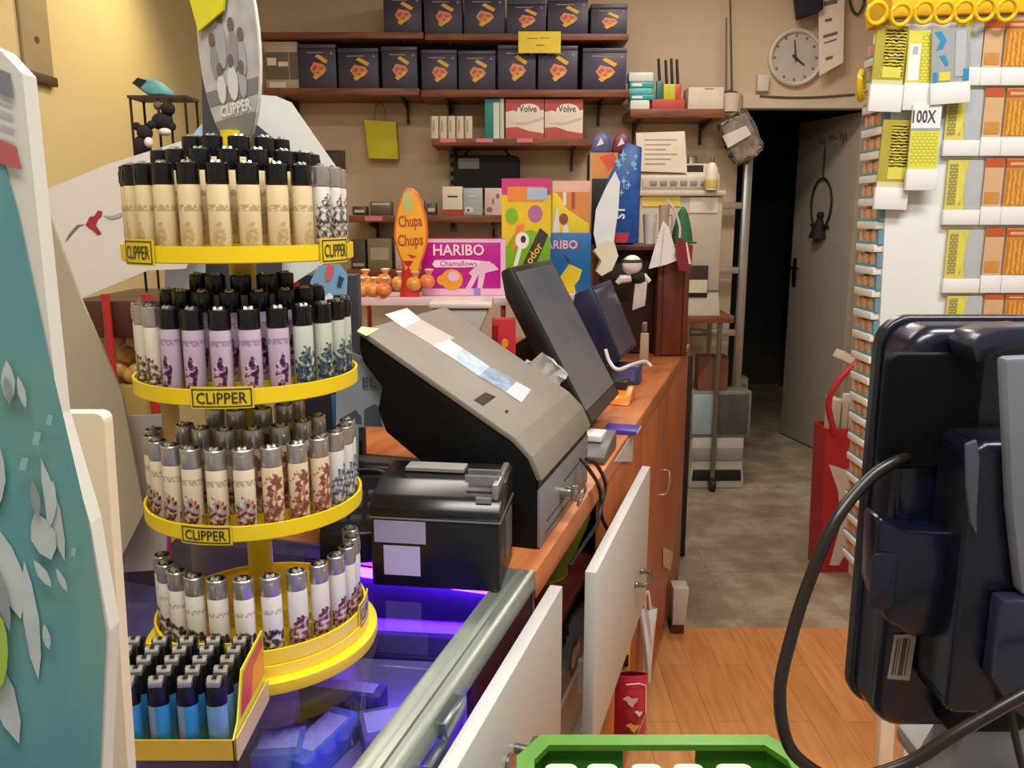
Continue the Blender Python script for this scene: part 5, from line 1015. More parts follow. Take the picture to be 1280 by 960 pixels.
for k, z in enumerate(TZ):
    for ring, (r, n, span, zo) in enumerate(((.1015, 24, 98, .0042), (.0762, 18, 80, .0182), (.0486, 12, 75, .0322))):
        if k == 3 and ring: continue
        off = {0: .35, 1: .1, 2: .6, 3: .3}[k]+ring*.4
        L_ = []
        for i in range(n):
            a = FRONT+2*PI*(i+off)/n; d = (a-FRONT+PI) % (2*PI)-PI
            if abs(d) > math.radians(span): continue
            x, y = AX+r*math.cos(a), AY+r*math.sin(a); L_.append((pxof(x, y, z+.04), x, y, a))
        L_.sort()
        for i, (px, x, y, a) in enumerate(L_):
            kd, cp_ = pick(k, px, ring)
            rowt = ['front row', 'middle row', 'inner row'][ring]
            lighter((x, y, z+zo), a+PI/2, kd, cp_, '%s, %s from left, %s, %s tier' % (DESC[kd], ORD[i], rowt, names[k]), 'lighters on the %s yellow tier' % names[k])
# ---------- carton tray of blue lighters ----------
BX = -.2475; YF0 = .668; NC, NR = 6, 5; PX_, PY_ = .0258, .0178
xl = BX-NC*PX_-.004; yb_ = YF0+NR*PY_+.006
t = T('lighter_carton', 'gold yellow carton tray full of blue lighters in front of the yellow stand', 'carton', ((xl+BX)/2, YF0+.04, .9453), rz=math.radians(0))
CARD = M('#c9a224', .45); z0 = .9455
t.part('tray_floor', MB().box(xl, YF0, z0, BX, yb_, z0+.0015), CARD)
t.part('front_lip', MB().box(xl-.0005, YF0-.0015, z0, BX+.0015, YF0-.0002, z0+.02), CARD)
t.part('back_panel', MB().box(xl, yb_+.0002, z0, BX+.0005, yb_+.0016, z0+.06), M('#d8c13a', .45))
mb = MB(); mb.prism([(YF0-.0015, z0), (yb_, z0), (yb_, z0+.075), (YF0+.03, z0+.07), (YF0+.012, z0+.03), (YF0-.0015, z0+.02)], (BX+.0002, BX+.0016), 'x')
mb.prism([(YF0-.0015, z0), (yb_, z0), (yb_, z0+.022), (YF0-.0015, z0+.022)], (BX+.0032, BX+.0046), 'x', 3)
mb.face([(BX+.0018, YF0+.018, z0+.028), (BX+.0018, yb_-.002, z0+.03), (BX+.0018, yb_-.002, z0+.072), (BX+.0018, YF0+.033, z0+.066)], 1); mb.face([(BX+.002, YF0+.05, z0+.03), (BX+.002, yb_-.004, z0+.032), (BX+.002, yb_-.004, z0+.06), (BX+.002, YF0+.06, z0+.056)], 2)
t.part('side_panel', mb, [M('#d9cf2e', .4), M('#c8423a', .4), M('#e0922e', .4), M('#c8ae72', .45)], label='side panel printed yellow, red and orange')
BLU = base_mat('blue_sleeve', .3)
m, nt, b, tc = BLU; L = nt.links.new
sp = nt.nodes.new('ShaderNodeSeparateXYZ'); L(tc.outputs['Object'], sp.inputs['Vector'])
r = ramp(nt, [(0, '#8f9aa4'), (.36, '#7d8f9c'), (.40, '#2f86b4'), (1, '#3aa0cf')], 'LINEAR'); k_ = nt.nodes.new('ShaderNodeMapRange'); k_.inputs['From Min'].default_value = -.0085; k_.inputs['From Max'].default_value = .0085; L(sp.outputs['X'], k_.inputs['Value']); L(k_.outputs['Result'], r.inputs['Fac']); L(r.outputs['Color'], b.inputs['Base Color'])
PALEB = M('#6f9cb4', .3, var=.15, scale=90)
def bl_body(m_):
    mb = MB(); mb.lathe([(0, .0003), (.0078, .0003), (.0084, .0014), (.0084, .0475), (0, .0475)], (0, 0, 0), 20, 0, 1.1, .86); return mb.mesh('sleeve', m_, (0, 0, 0), 40)
BB, BB2 = bl_body(m), bl_body(PALEB)
mb = MB(); mb.lathe([(.0084, .0478), (.0086, .0485), (.0086, .062), (.0078, .0655), (0, .0655)], (0, 0, 0), 18, 0, 1.1, .86); mb.box(-.0088, -.001, .06, .0088, .0068, .071, 0, .001); CAPM = mb.mesh('cap', BLKP, (0, 0, 0), 40)
mb = MB(); mb.box(-.006, -.0068, .0658, .006, -.0012, .0715, 0, .001); mb.cyl((-.0062, -.0005, .0705), (-.0024, -.0005, .0705), .0036, .0036, 10); mb.cyl((.0024, -.0005, .0705), (.0062, -.0005, .0705), .0036, .0036, 10); GUARD = mb.mesh('metal_hood', WHEEL, (0, 0, 0), 30)
ROWN = ['front row', 'second row', 'third row', 'fourth row', 'back row']
for i in range(NC):
    for j in range(NR):
        e = bpy.data.objects.new('pocket_lighter', None); COL.objects.link(e); e.location = (BX-.0155-i*PX_, YF0+.0102+j*PY_, z0+.0018); e.rotation_euler = (0, 0, .12 if i else 0)
        prop(e, '%s lighter in the gold carton, %s, %s column from right' % ('pale blue' if i == 0 else 'bright blue', ROWN[j], ORD[i]), 'lighter', 'blue lighters in the gold carton')
        for nm, me in (('sleeve', BB2 if i == 0 else BB), ('cap', CAPM), ('metal_hood', GUARD)):
            o = bpy.data.objects.new(nm, me); COL.objects.link(o); o.parent = e

# ================= cards and things left of and behind the stand =================
Yt = .42
TEAL = base_mat('teal_print', .45); m, nt, b, tc = TEAL; L = nt.links.new
n = nt.nodes.new('ShaderNodeTexNoise'); n.inputs['Scale'].default_value = 9; n.inputs['Detail'].default_value = 3; L(tc.outputs['Object'], n.inputs['Vector'])
r = ramp(nt, [(.32, '#4a8794'), (.5, '#5f9a9e'), (.62, '#6f9f94'), (.75, '#5f8fa6')]); L(n.outputs['Fac'], r.inputs['Fac']); L(r.outputs['Color'], b.inputs['Base Color'])
def feather(x, y, dx, dy, w): # pointed petal from (x,y) along (dx,dy)
    l = math.hypot(dx, dy); nx, ny = -dy/l*w, dx/l*w
    return [(x+dx*a+nx*s, y+dy*a+ny*s) for a, s in ((0, 0), (.2, .6), (.5, 1), (.8, .7), (1, 0), (.8, -.7), (.5, -1), (.2, -.6))]
marks = [([(-70, 175), (0, 188), (22, 262), (60, 440), (110, 650), (132, 790), (125, 960), (122, 1275), (-70, 1275)], 1),
         ([(-4, 85), (13, 92), (17, 123), (-4, 114)], 2), ([(-4, 126), (15, 133), (16, 138), (-4, 131)], 3), ([(-4, 142), (16, 149), (17, 155), (-4, 147)], 3), ([(-4, 158), (17, 165), (18, 171), (-4, 163)], 3),
         ([(-4, 172), (21, 184), (27, 212), (-4, 203)], 4)]
for f in ((51, 572, 30, 130, 9), (0, 664, 26, 110, 16), (30, 700, 18, 150, 10), (-20, 800, 44, 130, 16), (44, 640, 20, 60, 16), (66, 600, -4, 60, 7), (0, 560, -6, 80, 10), (8, 450, 4, 55, 9), (22, 470, 10, 40, 5), (55, 780, 6, 32, 5), (42, 700, 22, 34, 6), (70, 710, 14, 30, 4)):
    marks.append((feather(*f), 5))
for f in ((-8, 700, 20, 90, 8), (40, 600, 8, 46, 6), (6, 470, 6, 30, 5)): marks.append((feather(*f), 7))
for a, b_, s in ((46, 548, 9), (30, 580, 9), (62, 525, 7), (92, 690, 6)): marks.append(([(a-s*.3, b_-s), (a+s*.6, b_-s*.8), (a+s*.2, b_+s), (a-s*.7, b_+s*.8)], 6))
marks.append((ell(-6, 815, 16, 50, 14), 8))
sheet('promo_card', 'tall teal card with white petals and a white border, nearest the camera', 'card', [(-90, 20), (0, 62), (28, 92), (73, 520), (113, 655), (137, 790), (129, 960), (126, 1276), (-90, 1276)], Yt,
      [M('#d5d6cc', .5, var=.02), m, M('#7c8088', .5), M('#a9adaf', .5), M('#b8625c', .5), M('#b9c6c4', .5, var=.12, scale=30), M('#8fb8c0', .5), M('#8b9a9a', .5), M('#9cc04a', .5)], .012, marks)
sheet('cream_panel', 'smooth cream panel with rounded corner standing behind the teal card', 'panel', [(60, 517)]+[(118+12*math.sin(a), 529-12*math.cos(a)) for a in (0, .4, .8, 1.2, 1.57)]+[(138, 640), (148, 780), (160, 960), (170, 1180), (60, 1180)], .52, [M('#e3d5b6', .5, var=.02)], .012)
sheet('beige_board', 'grey beige board leaning behind the cream panel with a small brown print', 'board', [(38, 262), (54, 250), (100, 372), (152, 492), (180, 640), (142, 716), (46, 728)], .95, [M('#a89b80', .6, var=.03), M('#6a3427', .6)], .004, [([(62, 396), (76, 392), (78, 424), (63, 424)], 1)])
sheet('reflection_sheet', 'whitish sheet standing in for reflections just left of the yellow lighter stand', 'board', [(160, 520), (202, 518), (208, 640), (208, 712), (142, 716), (180, 640)], .98, [M('#b9b3aa', .5, var=.03)], .004)  # pale sheet added to stand in for reflections on the glass
YR = 1.12
zr = PY(200, 376, YR)[2]; xa, xb = PY(86, 376, YR)[0], PY(336, 376, YR)[0]
t = T('red_rack', 'dark shelf on thin red posts behind the yellow lighter stand', 'rack', ((xa+xb)/2, YR+.1, CL))
t.part('shelf_board', MB().box(xa, YR, zr-.05, xb, YR+.2, zr, 0, .003), M('#4b2119', .45))
for px, yy in ((138, YR-.008), (188, YR-.008), (322, YR+.1)): t.part('post', MB().cyl((PY(px, 400, YR)[0], yy if yy < YR else YR+.21, CL+.0005), (PY(px, 400, YR)[0], yy if yy < YR else YR+.21, zr+.01), .0055, .0055, 12), M('#a52a24', .35))
xA, xB, zA, zB2_ = R(104, 412, 182, 482, YR+.02)
t = T('biscuit_box', 'open yellowish box of golden balls under the red rack', 'box', ((xA+xB)/2, YR+.07, CL)); t.part('box', MB().box(xA, YR+.055, CL+.0005, xB, YR+.12, min(zB2_, zr-.052)), M('#b9a45a', .5)); t.part('floor', MB().box(xA, YR+.012, CL+.0006, xB, YR+.0545, zA), M('#a08a48', .5))
for k, (a, b_) in enumerate(((143, 480), (166, 482), (150, 461), (172, 463), (158, 443), (146, 424), (168, 424), (157, 407))):
    p = PY(a, b_, YR+.035); solo('golden_ball', 'golden wrapped ball in the yellowish box, %s' % ['bottom left', 'bottom right', 'second layer left', 'second layer right', 'middle layer', 'upper left', 'upper right', 'topmost'][k], 'ball', MB().ball((p[0], p[1], max(p[2], zA+.0125)), .0118, 0, (1, 1, .97), 20), M('#c79a52', .35, var=.2, scale=80), (p[0], p[1], p[2]-.011), group='golden balls under the red rack')
RS, RG = M('#9c2a33', .5), M('#6f6a64', .5)
sheet('picture_card', 'white card with a small red flower splash leaning behind the top tier', 'card', [(50, 240), (135, 205), (228, 176), (250, 300), (232, 336), (185, 338), (100, 374)], YR+.03, [M('#d3cbc0', .55, var=.02), RS, RG, M('#a8a29a', .5), M('#6e2622', .5)], .003,
      [([(107, 281), (112, 271), (118, 270), (122, 263), (128, 264), (127, 270), (122, 275), (120, 282), (127, 292), (122, 294), (116, 288), (111, 285)], 1), ([(107, 280), (99, 283), (90, 293), (81, 303), (86, 293), (96, 281)], 2), ([(128, 269), (140, 270), (158, 263), (150, 272), (138, 274)], 3), ([(160, 281), (167, 282), (168, 292), (163, 300), (170, 310), (164, 316), (155, 310), (152, 308), (160, 304)], 4)])
sheet('blue_card', 'pale blue white card behind the left side of the top tier', 'card', [(206, 205), (222, 190), (252, 155), (256, 376), (206, 376)], YR+.06, [M('#b4bac6', .5), M('#9fb0d0', .5)], .003, [([(208, 204), (222, 191), (251, 157), (252, 186), (236, 192)], 1)])
sheet('dark_card', 'dark grey triangular card behind the oval sign', 'card', [(252, 98), (290, 130), (352, 182), (352, 376), (258, 376)], YR+.09, [M('#34373c', .5)], .003)
sheet('white_folder', 'large white folded card sloping down right behind the oval sign', 'card', [(318, 118), (345, 120), (364, 128), (372, 140), (428, 220), (436, 310), (332, 376), (300, 376)], YR+.115, [M('#cfd2cd', .5, var=.02)], .003)
x0, x1, z0, z1 = R(346, 314, 434, 400, 1.255)
mb = MB(); yq = 1.33; mb.box(x0, yq, CL, x1, yq+.04, z1-.04, 0, .002); hh = z1-.04-CL
decals(mb, x0, x1, CL, z1-.04, yq, [('r', 0, 0, 1, .18, 1), ('r', .1, .5, .35, .56, 2), ('r', .55, .36, 1, .5, 1), ('p', [(.1, .02), (.55, .04), (.6, .16), (.15, .17)], 3), ('p', [(.28, .08), (.34, .06), (.42, .08), (.34, .075)], 4), ('r', .82, .3, 1, .5, 5)])
solo('promo_carton', 'dark carton with blue printed foot standing behind the lighter stand', 'carton', mb, [M('#2e3038', .5), M('#3a79b8', .5), M('#c9c2b8', .5), M('#b3a888', .5), M('#4f4636', .5), M('#2c7f84', .5)], ((x0+x1)/2, yq+.02, CL))
sheet('hanging_card', 'small blue oval card with a pink diamond under the top tier', 'card', [(388, 352), (398, 332), (424, 330), (434, 345), (432, 395), (418, 425), (392, 425)], 1.2, [M('#6f9cbc', .4), M('#c25a6a', .4), M('#1f3a5a', .4), M('#d9dcdc', .4)], .003, [([(410, 330), (418, 334), (414, 350), (407, 352), (406, 342)], 1), ([(424, 344), (430, 348), (426, 360), (421, 358)], 2), ([(405, 372), (412, 366), (418, 372), (416, 382), (406, 384)], 3)])
# wire stand with plush toys on the rack
yw = YR+.14; zr2 = zr+.0006
x0, x1, z0, z1 = R(166, 123, 234, 200, yw)
t = T('wire_stand', 'small dark wire stand with soft toys behind the white card', 'stand', ((x0+x1)/2, yw+.02, zr))
WIR = M('#2c211a', .5, .4)
for xx in (x0, x1, (x0+x1)*.5):
    for yy in (yw, yw+.045): t.part('post', MB().cyl((xx, yy, zr2), (xx, yy, z1), .002, .002, 8), WIR)
t.part('top_shelf', MB().box(x0-.003, yw-.003, z1, x1+.003, yw+.048, z1+.004), M('#3a2a20', .5)); zm = PY(200, 192, yw)[2]
t.part('middle_shelf', MB().box(x0, yw, zm-.004, x1, yw+.045, zm), M('#8f2f2e', .5))
def plush(label, parts):
    c = parts[0]; t = T('hanging_soft_toy', label, 'soft toy', (c[0][0], c[0][1], min(q[0][2]-q[1]*q[2][2] for q in parts)))
    for nm, q in zip(('head', 'body', 'ear', 'ear', 'foot'), parts): t.part(nm, MB().ball(q[0], q[1], 0, q[2], 14), q[3])
DK, PL = M('#1c1413', .9), M('#d8ccc0', .9)
def W_(px, py, dy=0): return Vector(PY(px, py, yw+.02+dy))
zt = W_(0, 0).z
plush('dark soft toy with pale face hanging on the left of the wire stand', [(W_(181, 166, -.045), .011, (1, 1, 1), DK), (W_(178, 184, -.045), .014, (.9, .8, 1.2), DK), (W_(171, 158, -.045), .006, (1, .7, 1), DK), (W_(189, 156, -.045), .006, (1, .7, 1), DK), (W_(186, 178, -.06), .006, (1, 1, 1.2), PL)])
plush('dark soft toy with round head hanging on the right of the wire stand', [(W_(210, 136, -.02), .010, (1, 1, 1), DK), (W_(203, 152, -.02), .013, (1.2, .8, 1), DK), (W_(197, 132, -.02), .006, (1, .7, 1), M('#6a4a48', .9)), (W_(214, 158, -.02), .007, (1, .8, 1), DK), (W_(206, 165, -.03), .007, (1.3, 1, .8), PL)])
q = [W_(a, b_) for a, b_ in ((171, 106), (178, 99), (198, 101), (212, 112), (214, 121), (190, 121), (178, 112))]
mb = MB(); mb.prism([(v.x, max(v.z, z1+.0045)) for v in q], (yw+.005, yw+.035), 'y', 0, .004, 3); mb.face([(q[0].x, yw+.004, q[0].z), (q[1].x, yw+.004, q[1].z), (q[2].x-.01, yw+.004, q[2].z-.002), (q[6].x+.002, yw+.004, q[6].z)][::-1], 1); solo('cloth_bird', 'teal and black soft bird lying on top of the wire stand', 'soft toy', mb, [M('#5f9a94', .8, var=.2, scale=60), M('#14181a', .8)], (q[3].x-.02, yw+.02, z1+.0045))
# scroll on the left wall
def PXW(px, py, X): d = ray(px, py); return at(px, py, X/d[0])
a, b_ = PXW(20, -20, -1.49), PXW(67, 97, -1.49)
zb_ = b_[2]; 
t = T('wall_scroll', 'faded beige hanging scroll with dark bottom bar on the yellow left wall', 'picture', (-1.495, (a[1]+b_[1])/2, zb_))
t.part('frame', MB().box(-1.499, a[1], zb_, -1.488, b_[1], zb_+.62, 0, .002), M('#9d8c68', .7, var=.06, scale=8))
t.part('bottom_bar', MB().box(-1.499, a[1]-.005, zb_-.03, -1.478, b_[1]+.005, zb_-.0005, 0, .004), M('#4a3a26', .6)); mb = MB(); cy = (a[1]+b_[1])/2
mb.face([(-1.4875, cy+x, zb_+.42+y) for x, y in ell(0, 0, .06, .08, 16)]); mb.face([(-1.4872, cy+x, zb_+.1+y) for x, y in ell(0, 0, .015, .012, 8)], 1); t.part('print', mb, [M('#7d6a4c', .7), M('#4c3f2c', .7)])
# ================= ticket stand at the right =================
YK = 1.7
xl = PY(1091, 400, YK)[0]; ztp = PY(1180, 2, YK)[2]
t = T('ticket_stand', 'tall white ticket stand covered in hanging scratch cards with a yellow hook rail', 'stand', (xl+.35, YK+.06, 0))
t.part('board', MB().box(xl, YK, .62, xl+.75, YK+.1, ztp-.03, 0, .003), M('#d6d8d2', .5, var=.02))
t.part('header', MB().box(xl-.012, YK-.012, ztp-.029, xl+.76, YK+.11, ztp+.03, 0, .003), M('#e3b21e', .4))
for px in (1086, 1117): t.part('leg', MB().box(PY(px-9, 920, YK)[0], YK+.01, .0005, PY(px+9, 920, YK)[0], YK+.04, .6195, 0, .003), M('#e2d5bd', .5))
t.part('leg', MB().box(xl+.6, YK+.01, .0005, xl+.63, YK+.04, .6195, 0, .003), M('#e2d5bd', .5))
YG = M('#e2bb1c', .3)
for px, py in ((1100, 15), (1130, 18), (1159, 16), (1184, 17), (1209, 17), (1235, 16), (1262, 17)):
    p = Vector(PY(px, py, YK-.03)); t.part('hook_ring', MB().tube([p+Vector((.018*math.cos(a), -.004*math.sin(a), .018*math.sin(a))) for a in [2*PI*k/20 for k in range(20)]], .0042, 8, 0, True), YG)
p = Vector(PY(1078, 106, YK+.04)); t.part('hook_ring', MB().tube([p+Vector((.010*math.cos(a), .016*math.cos(a), .026*math.sin(a))) for a in [2*PI*k/20 for k in range(20)]], .006, 8, 0, True), YG)
def grid_mat(name, c0, c1, sx, sz, thr=.5, rough=.35):
    """rows of little printed dashes"""
    m, nt, b, tc = base_mat(name, rough); L = nt.links.new; N = nt.nodes.new
    mp = N('ShaderNodeMapping'); mp.inputs['Rotation'].default_value = (PI/2, 0, 0); L(tc.outputs['Object'], mp.inputs['Vector'])
    br = N('ShaderNodeTexBrick'); br.inputs['Scale'].default_value = 1; br.inputs['Brick Width'].default_value = sx; br.inputs['Row Height'].default_value = sz; br.inputs['Mortar Size'].default_value = sz*.22
    br.inputs['Color1'].default_value = lin(c0)+(1,); br.inputs['Color2'].default_value = lin(c0)+(1,); br.inputs['Mortar'].default_value = lin(c1)+(1,)
    L(mp.outputs['Vector'], br.inputs['Vector']); L(br.outputs['Color'], b.inputs['Base Color']); return m
def wave_mat(name, c0, c1, sc, ax='Z'):
    m, nt, b, tc = base_mat(name, .3); L = nt.links.new; N = nt.nodes.new
    w = N('ShaderNodeTexWave'); w.wave_type = 'BANDS'; w.bands_direction = ax; w.inputs['Scale'].default_value = sc; w.inputs['Distortion'].default_value = 2.5; w.inputs['Detail'].default_value = 0; w.inputs['Detail Scale'].default_value = 3
    r = ramp(nt, [(.0, c0), (.5, c1)], 'CONSTANT'); L(tc.outputs['Object'], w.inputs['Vector']); L(w.outputs['Fac'], r.inputs['Fac']); L(r.outputs['Color'], b.inputs['Base Color']); return m
CH = wave_mat('chevron_print', '#22201a', '#cdbb3a', 55); OLV = M('#a89a3c', .35, var=.1); GY = M('#a9aeb0', .3); LEM = M('#cfc850', .35); POCK = M('#dcdcd8', .15, var=.02, coat=.4); ORG = M('#bd8440', .35, var=.12, scale=40); ORG2 = M('#b5522a', .35); TAN = M('#c5a278', .35); SILV = M('#b3b5b8', .2, .4); BLUC = M('#2f86b0', .35); YGRID = grid_mat('lemon_grid', '#d9d23c', '#aeb04a', .009, .006); STRP = wave_mat('rust_lines', '#b5732c', '#cf9a3e', 34, 'X'); WHC = M('#dfe0dc', .35)
def ticket(label, px0, py0, px1, py1, Y, kind, py_pock=None, tilt=0.0, group='scratch cards on the stand'):
    x0, x1, z0, z1 = R(px0, py0, px1, py1, Y); w, h = x1-x0, z1-z0
    t = T('scratch_card', label, 'ticket', ((x0+x1)/2, Y, z0), group=group, rz=0)
    t.e.rotation_euler = (0, tilt, 0)
    mb = MB(); mb.box(x0, Y, z0, x1, Y+.004, z1)
    if kind == 'chev': decals(mb, x0, x1, z0, z1, Y, [('r', .3, .16, .96, .93, 1), ('r', .3, .12, .9, .3, 2), ('r', 0, .0, 1, .08, 3)]); mats = [OLV, CH, LEM, M('#c9c39a', .4)]
    elif kind == 'bonus': decals(mb, x0, x1, z0, z1, Y, [('r', .0, 0, 1, .60, 1), ('r', .05, .06, .95, .56, 2), ('t', '100X', .42, .82, .20, .8, 3), ('r', 0, .6, 1, .64, 4)]); mats = [WHC, LEM, YGRID, INK, SILV]
    elif kind == 'pale': decals(mb, x0, x1, z0, z1, Y, [('r', .06, .05, .5, .75, 1), ('r', .55, .02, .95, .95, 2), ('r', .2, .55, .4, .7, 3)]); mats = [LEM, WHC, YGRID, GY]
    elif kind == 'x': decals(mb, x0, x1, z0, z1, Y, [('p', [(.06, .95), (.25, .95), (.38, .78), (.3, .64), (.1, .6), (.22, .78)], 1), ('p', [(.2, .5), (.34, .52), (.46, .34), (.38, .3)], 1), ('r', .04, .02, .16, .2, 1), ('r', .62, .1, .9, .95, 2), ('r', .84, .02, 1, .24, 1), ('r', .2, .04, .5, .2, 3)]); mats = [SILV, BLUC, GY, LEM]
    elif kind == 'arrow': decals(mb, x0, x1, z0, z1, Y, [('r', .06, .1, .44, .92, 1), ('p', [(.34, .02), (.6, .5), (.4, .95), (.3, .95), (.3, .02)], 2), ('p', [(.6, .0), (1, 0), (1, 1), (.62, 1), (.5, .5)], 3)]); mats = [M('#c9bd62', .35), grid_mat('olive_dashes', '#b3aa5c', '#8a803c', .008, .006) if 'ogrid' not in CACHE else CACHE['ogrid'], LEM, GY]; CACHE['ogrid'] = mats[1]
    elif kind == 'tan': decals(mb, x0, x1, z0, z1, Y, [('r', .0, .82, 1, 1, 1), ('r', .1, .06, .9, .3, 2)]); mats = [TAN, ORG2, ORG]
    else: decals(mb, x0, x1, z0, z1, Y, [('r', .06, .03, .94, .74, 1), ('r', 0, .82, 1, .97, 2), ('r', .1, .86, .5, .92, 3)]); mats = [ORG, STRP, ORG2, TAN]
    t.part('card', mb, mats)
    if py_pock:
        zp = R(px0, py1, px1, py_pock, Y)[2]; t.part('pocket', MB().box(x0-.002, Y-.004, zp, x1+.002, Y+.006, z0-.0004, 0, .001), POCK, label='white plastic pocket')
Ya = YK-.016
ticket('black and yellow wavy scratch card at the top left of the white stand', 1092, 32, 1131, 106, Ya, 'chev', 140, .03)
ticket('pale lemon and white scratch card second from the left in the top row', 1134, 38, 1166, 104, Ya-.004, 'pale', 138)
ticket('silver and blue scratch card with big blue marks in the top row', 1167, 35, 1214, 103, Ya-.012, 'x', 130, -.07)
ticket('black and yellow wavy scratch card hanging lower, under the white pockets', 1099, 150, 1138, 234, Ya, 'chev', 262, .03)
ticket('lemon scratch card headed 100X hanging beside the lower wavy card', 1138, 131, 1174, 211, Ya-.012, 'bonus', 238)
rows = [(24, 84, 107), (110, 171, 195), (198, 258, 281), (285, 344, 366), (368, 402, 424)]
wh = ['topmost', 'second from the top', 'third from the top', 'fourth from the top', 'lowest visible']
for k, (a, b_, c_) in enumerate(rows):
    if k: ticket('grey and lemon arrow scratch card, %s in its column' % wh[k], 1183, a+2, 1226, b_+4, YK-.008, 'arrow', c_)
    else: ticket('grey and lemon arrow scratch card half hidden behind the silver blue card', 1196, a, 1228, b_, YK-.006, 'arrow', c_)
    ticket('tan orange scratch card, %s in the middle column' % wh[k], 1230, a, 1253, b_, YK-.008, 'tan', c_)
    ticket('orange striped scratch card, %s in the right column' % wh[k], 1256, a, 1298, b_, YK-.008, 'orange', c_)
# ticket packs on the left side face
CREAMP = M('#dcd8d0', .3); LAYER = wave_mat('ticket_edges', '#a7743a', '#d8c9b0', 130); TQ = M('#4f93a8', .35); DKB = M('#66889c', .4)
ORD += ['seventeenth', 'eighteenth', 'nineteenth']; nz = 24; zt0 = ztp-.06; pit = .0455
for k in range(nz):
    zt = zt0-k*pit
    t = T('scratch_card_pack', 'pack of scratch cards on the left edge of the stand, %s' % (('%s from the top' % ORD[k]) if k < 12 else '%s from the bottom' % ORD[nz-1-k]), 'ticket', (xl-.006, YK+.05, zt-pit), group='ticket packs down the left edge')
    mb = MB()
    for j in range(5): mb.box(xl-.012+.0012*(j % 2), YK+.012+j*.016, zt-pit+.017, xl-.0006, YK+.026+j*.016, zt-.002-.0014*(j % 3), j % 2)
    mb.box(xl-.011, YK+.0005, zt-pit+.016, xl-.0006, YK+.0112, zt-.001, 2)
    t.part('cards', mb, [LAYER, M('#c9875e', .4, var=.4, scale=60), DKB])
    t.part('pocket', MB().box(xl-.017, YK+.004, zt-pit+.001, xl-.0006, YK+.095, zt-pit+.0155, 0, .001), CREAMP, label='white plastic pocket'); t.part('edge_strip', MB().box(xl-.0135, YK+.002, zt-pit+.016, xl-.0128, YK+.098, zt-pit+.021), TQ)

# the whole stand leans a little: its foot stands further right than its top
LEAN = Matrix.Translation((xl, 0, 1.62)) @ Matrix.Rotation(math.radians(-2.0), 4, 'Y') @ Matrix.Translation((-xl, 0, -1.62))
for o in [o for o in COL.objects if o.parent is None and o.name.split('.')[0] in ('ticket_stand', 'scratch_card_pack')]:
    o.matrix_world = LEAN @ Matrix.Translation(o.location)

# ================= navy screen, its table, the cable =================
NV = M('#0c0f26', .25, var=.08); NV2 = M('#040406', .6, spec=.2); GR_ = M('#8e939b', .35)
xt0 = .455; ztab = .90
t = T('side_table', 'pale grey side table under the navy screen at the right edge', 'table', (.8, .62, 0))
t.part('table_top', MB().box(xt0, .45, ztab-.03, 1.2, .86, ztab, 0, .004), M('#a3a09c', .4, var=.04))
for xx, yy in ((xt0+.03, .48), (xt0+.03, .83), (1.17, .48), (1.17, .83)): t.part('leg', MB().box(xx-.02, yy-.02, 0, xx+.02, yy+.02, ztab-.0305), M('#a3a09c', .4))
# screen
Ys = .665
xl_ = PY(1093, 600, Ys+.04)[0]; zs1 = PY(1180, 400, Ys+.05)[2]; zs0 = PY(1150, 914, Ys)[2]; xr_ = xl_+.40
t = T('navy_screen', 'large navy till screen seen from behind at the right edge of the photo', 'screen', (xl_+.2, Ys+.05, ztab))
def shell(yf, yb, x0, z0, x1, z1, r, e):
    return MB().shell(x0, z0, x1, z1, r, yb, yf, e)
t.part('housing', shell(Ys, Ys+.045, xl_, zs0, xr_, zs1, .026, .014), NV)
t.part('bezel', shell(Ys+.0455, Ys+.058, xl_-.004, zs0-.003, xr_+.004, zs1+.004, .026, .004), M('#0e1020', .3))
mk = lambda px, py, Y=Ys: PY(px, py, Y)
a, b_ = mk(1108, 440), mk(1215, 585); t.part('vent_panel', shell(Ys-.004, Ys+.002, a[0], b_[2], b_[0]+.0, a[2], .01, .003), NV2)
# lower cover with rounded bottom
a, b_ = mk(1092, 640, Ys-.02), mk(1222, 792, Ys-.02)
mb = MB(); w = b_[0]-a[0]; mb.prism([(a[0], a[2]), (a[0]+w*.25, a[2]-.012), (b_[0]-w*.1, a[2]-.015), (b_[0]-.0, a[2]-.01), (b_[0], b_[2]+.0), (a[0]+w*.4, b_[2]), (a[0]+w*.16, b_[2]+.014), (a[0]+w*.02, b_[2]+.045)], (Ys-.03, Ys+.002), 'y', 0, .006, 3); t.part('port_cover', mb, NV)
a, b_ = mk(1090, 690, Ys-.03), mk(1116, 760, Ys-.03); mb = MB(); mb.prism(rrect(a[0], b_[2], b_[0], a[2], .007), (Ys-.0325, Ys-.0295), 'y', 0, .001); t.part('port', mb, M('#10142c', .3))
t.part('port_cover', shell(Ys-.02, Ys+.001, mk(1205, 540)[0], mk(1205, 900)[2], mk(1205, 540)[0]+.07, mk(1205, 550)[2], .01, .004), NV2)
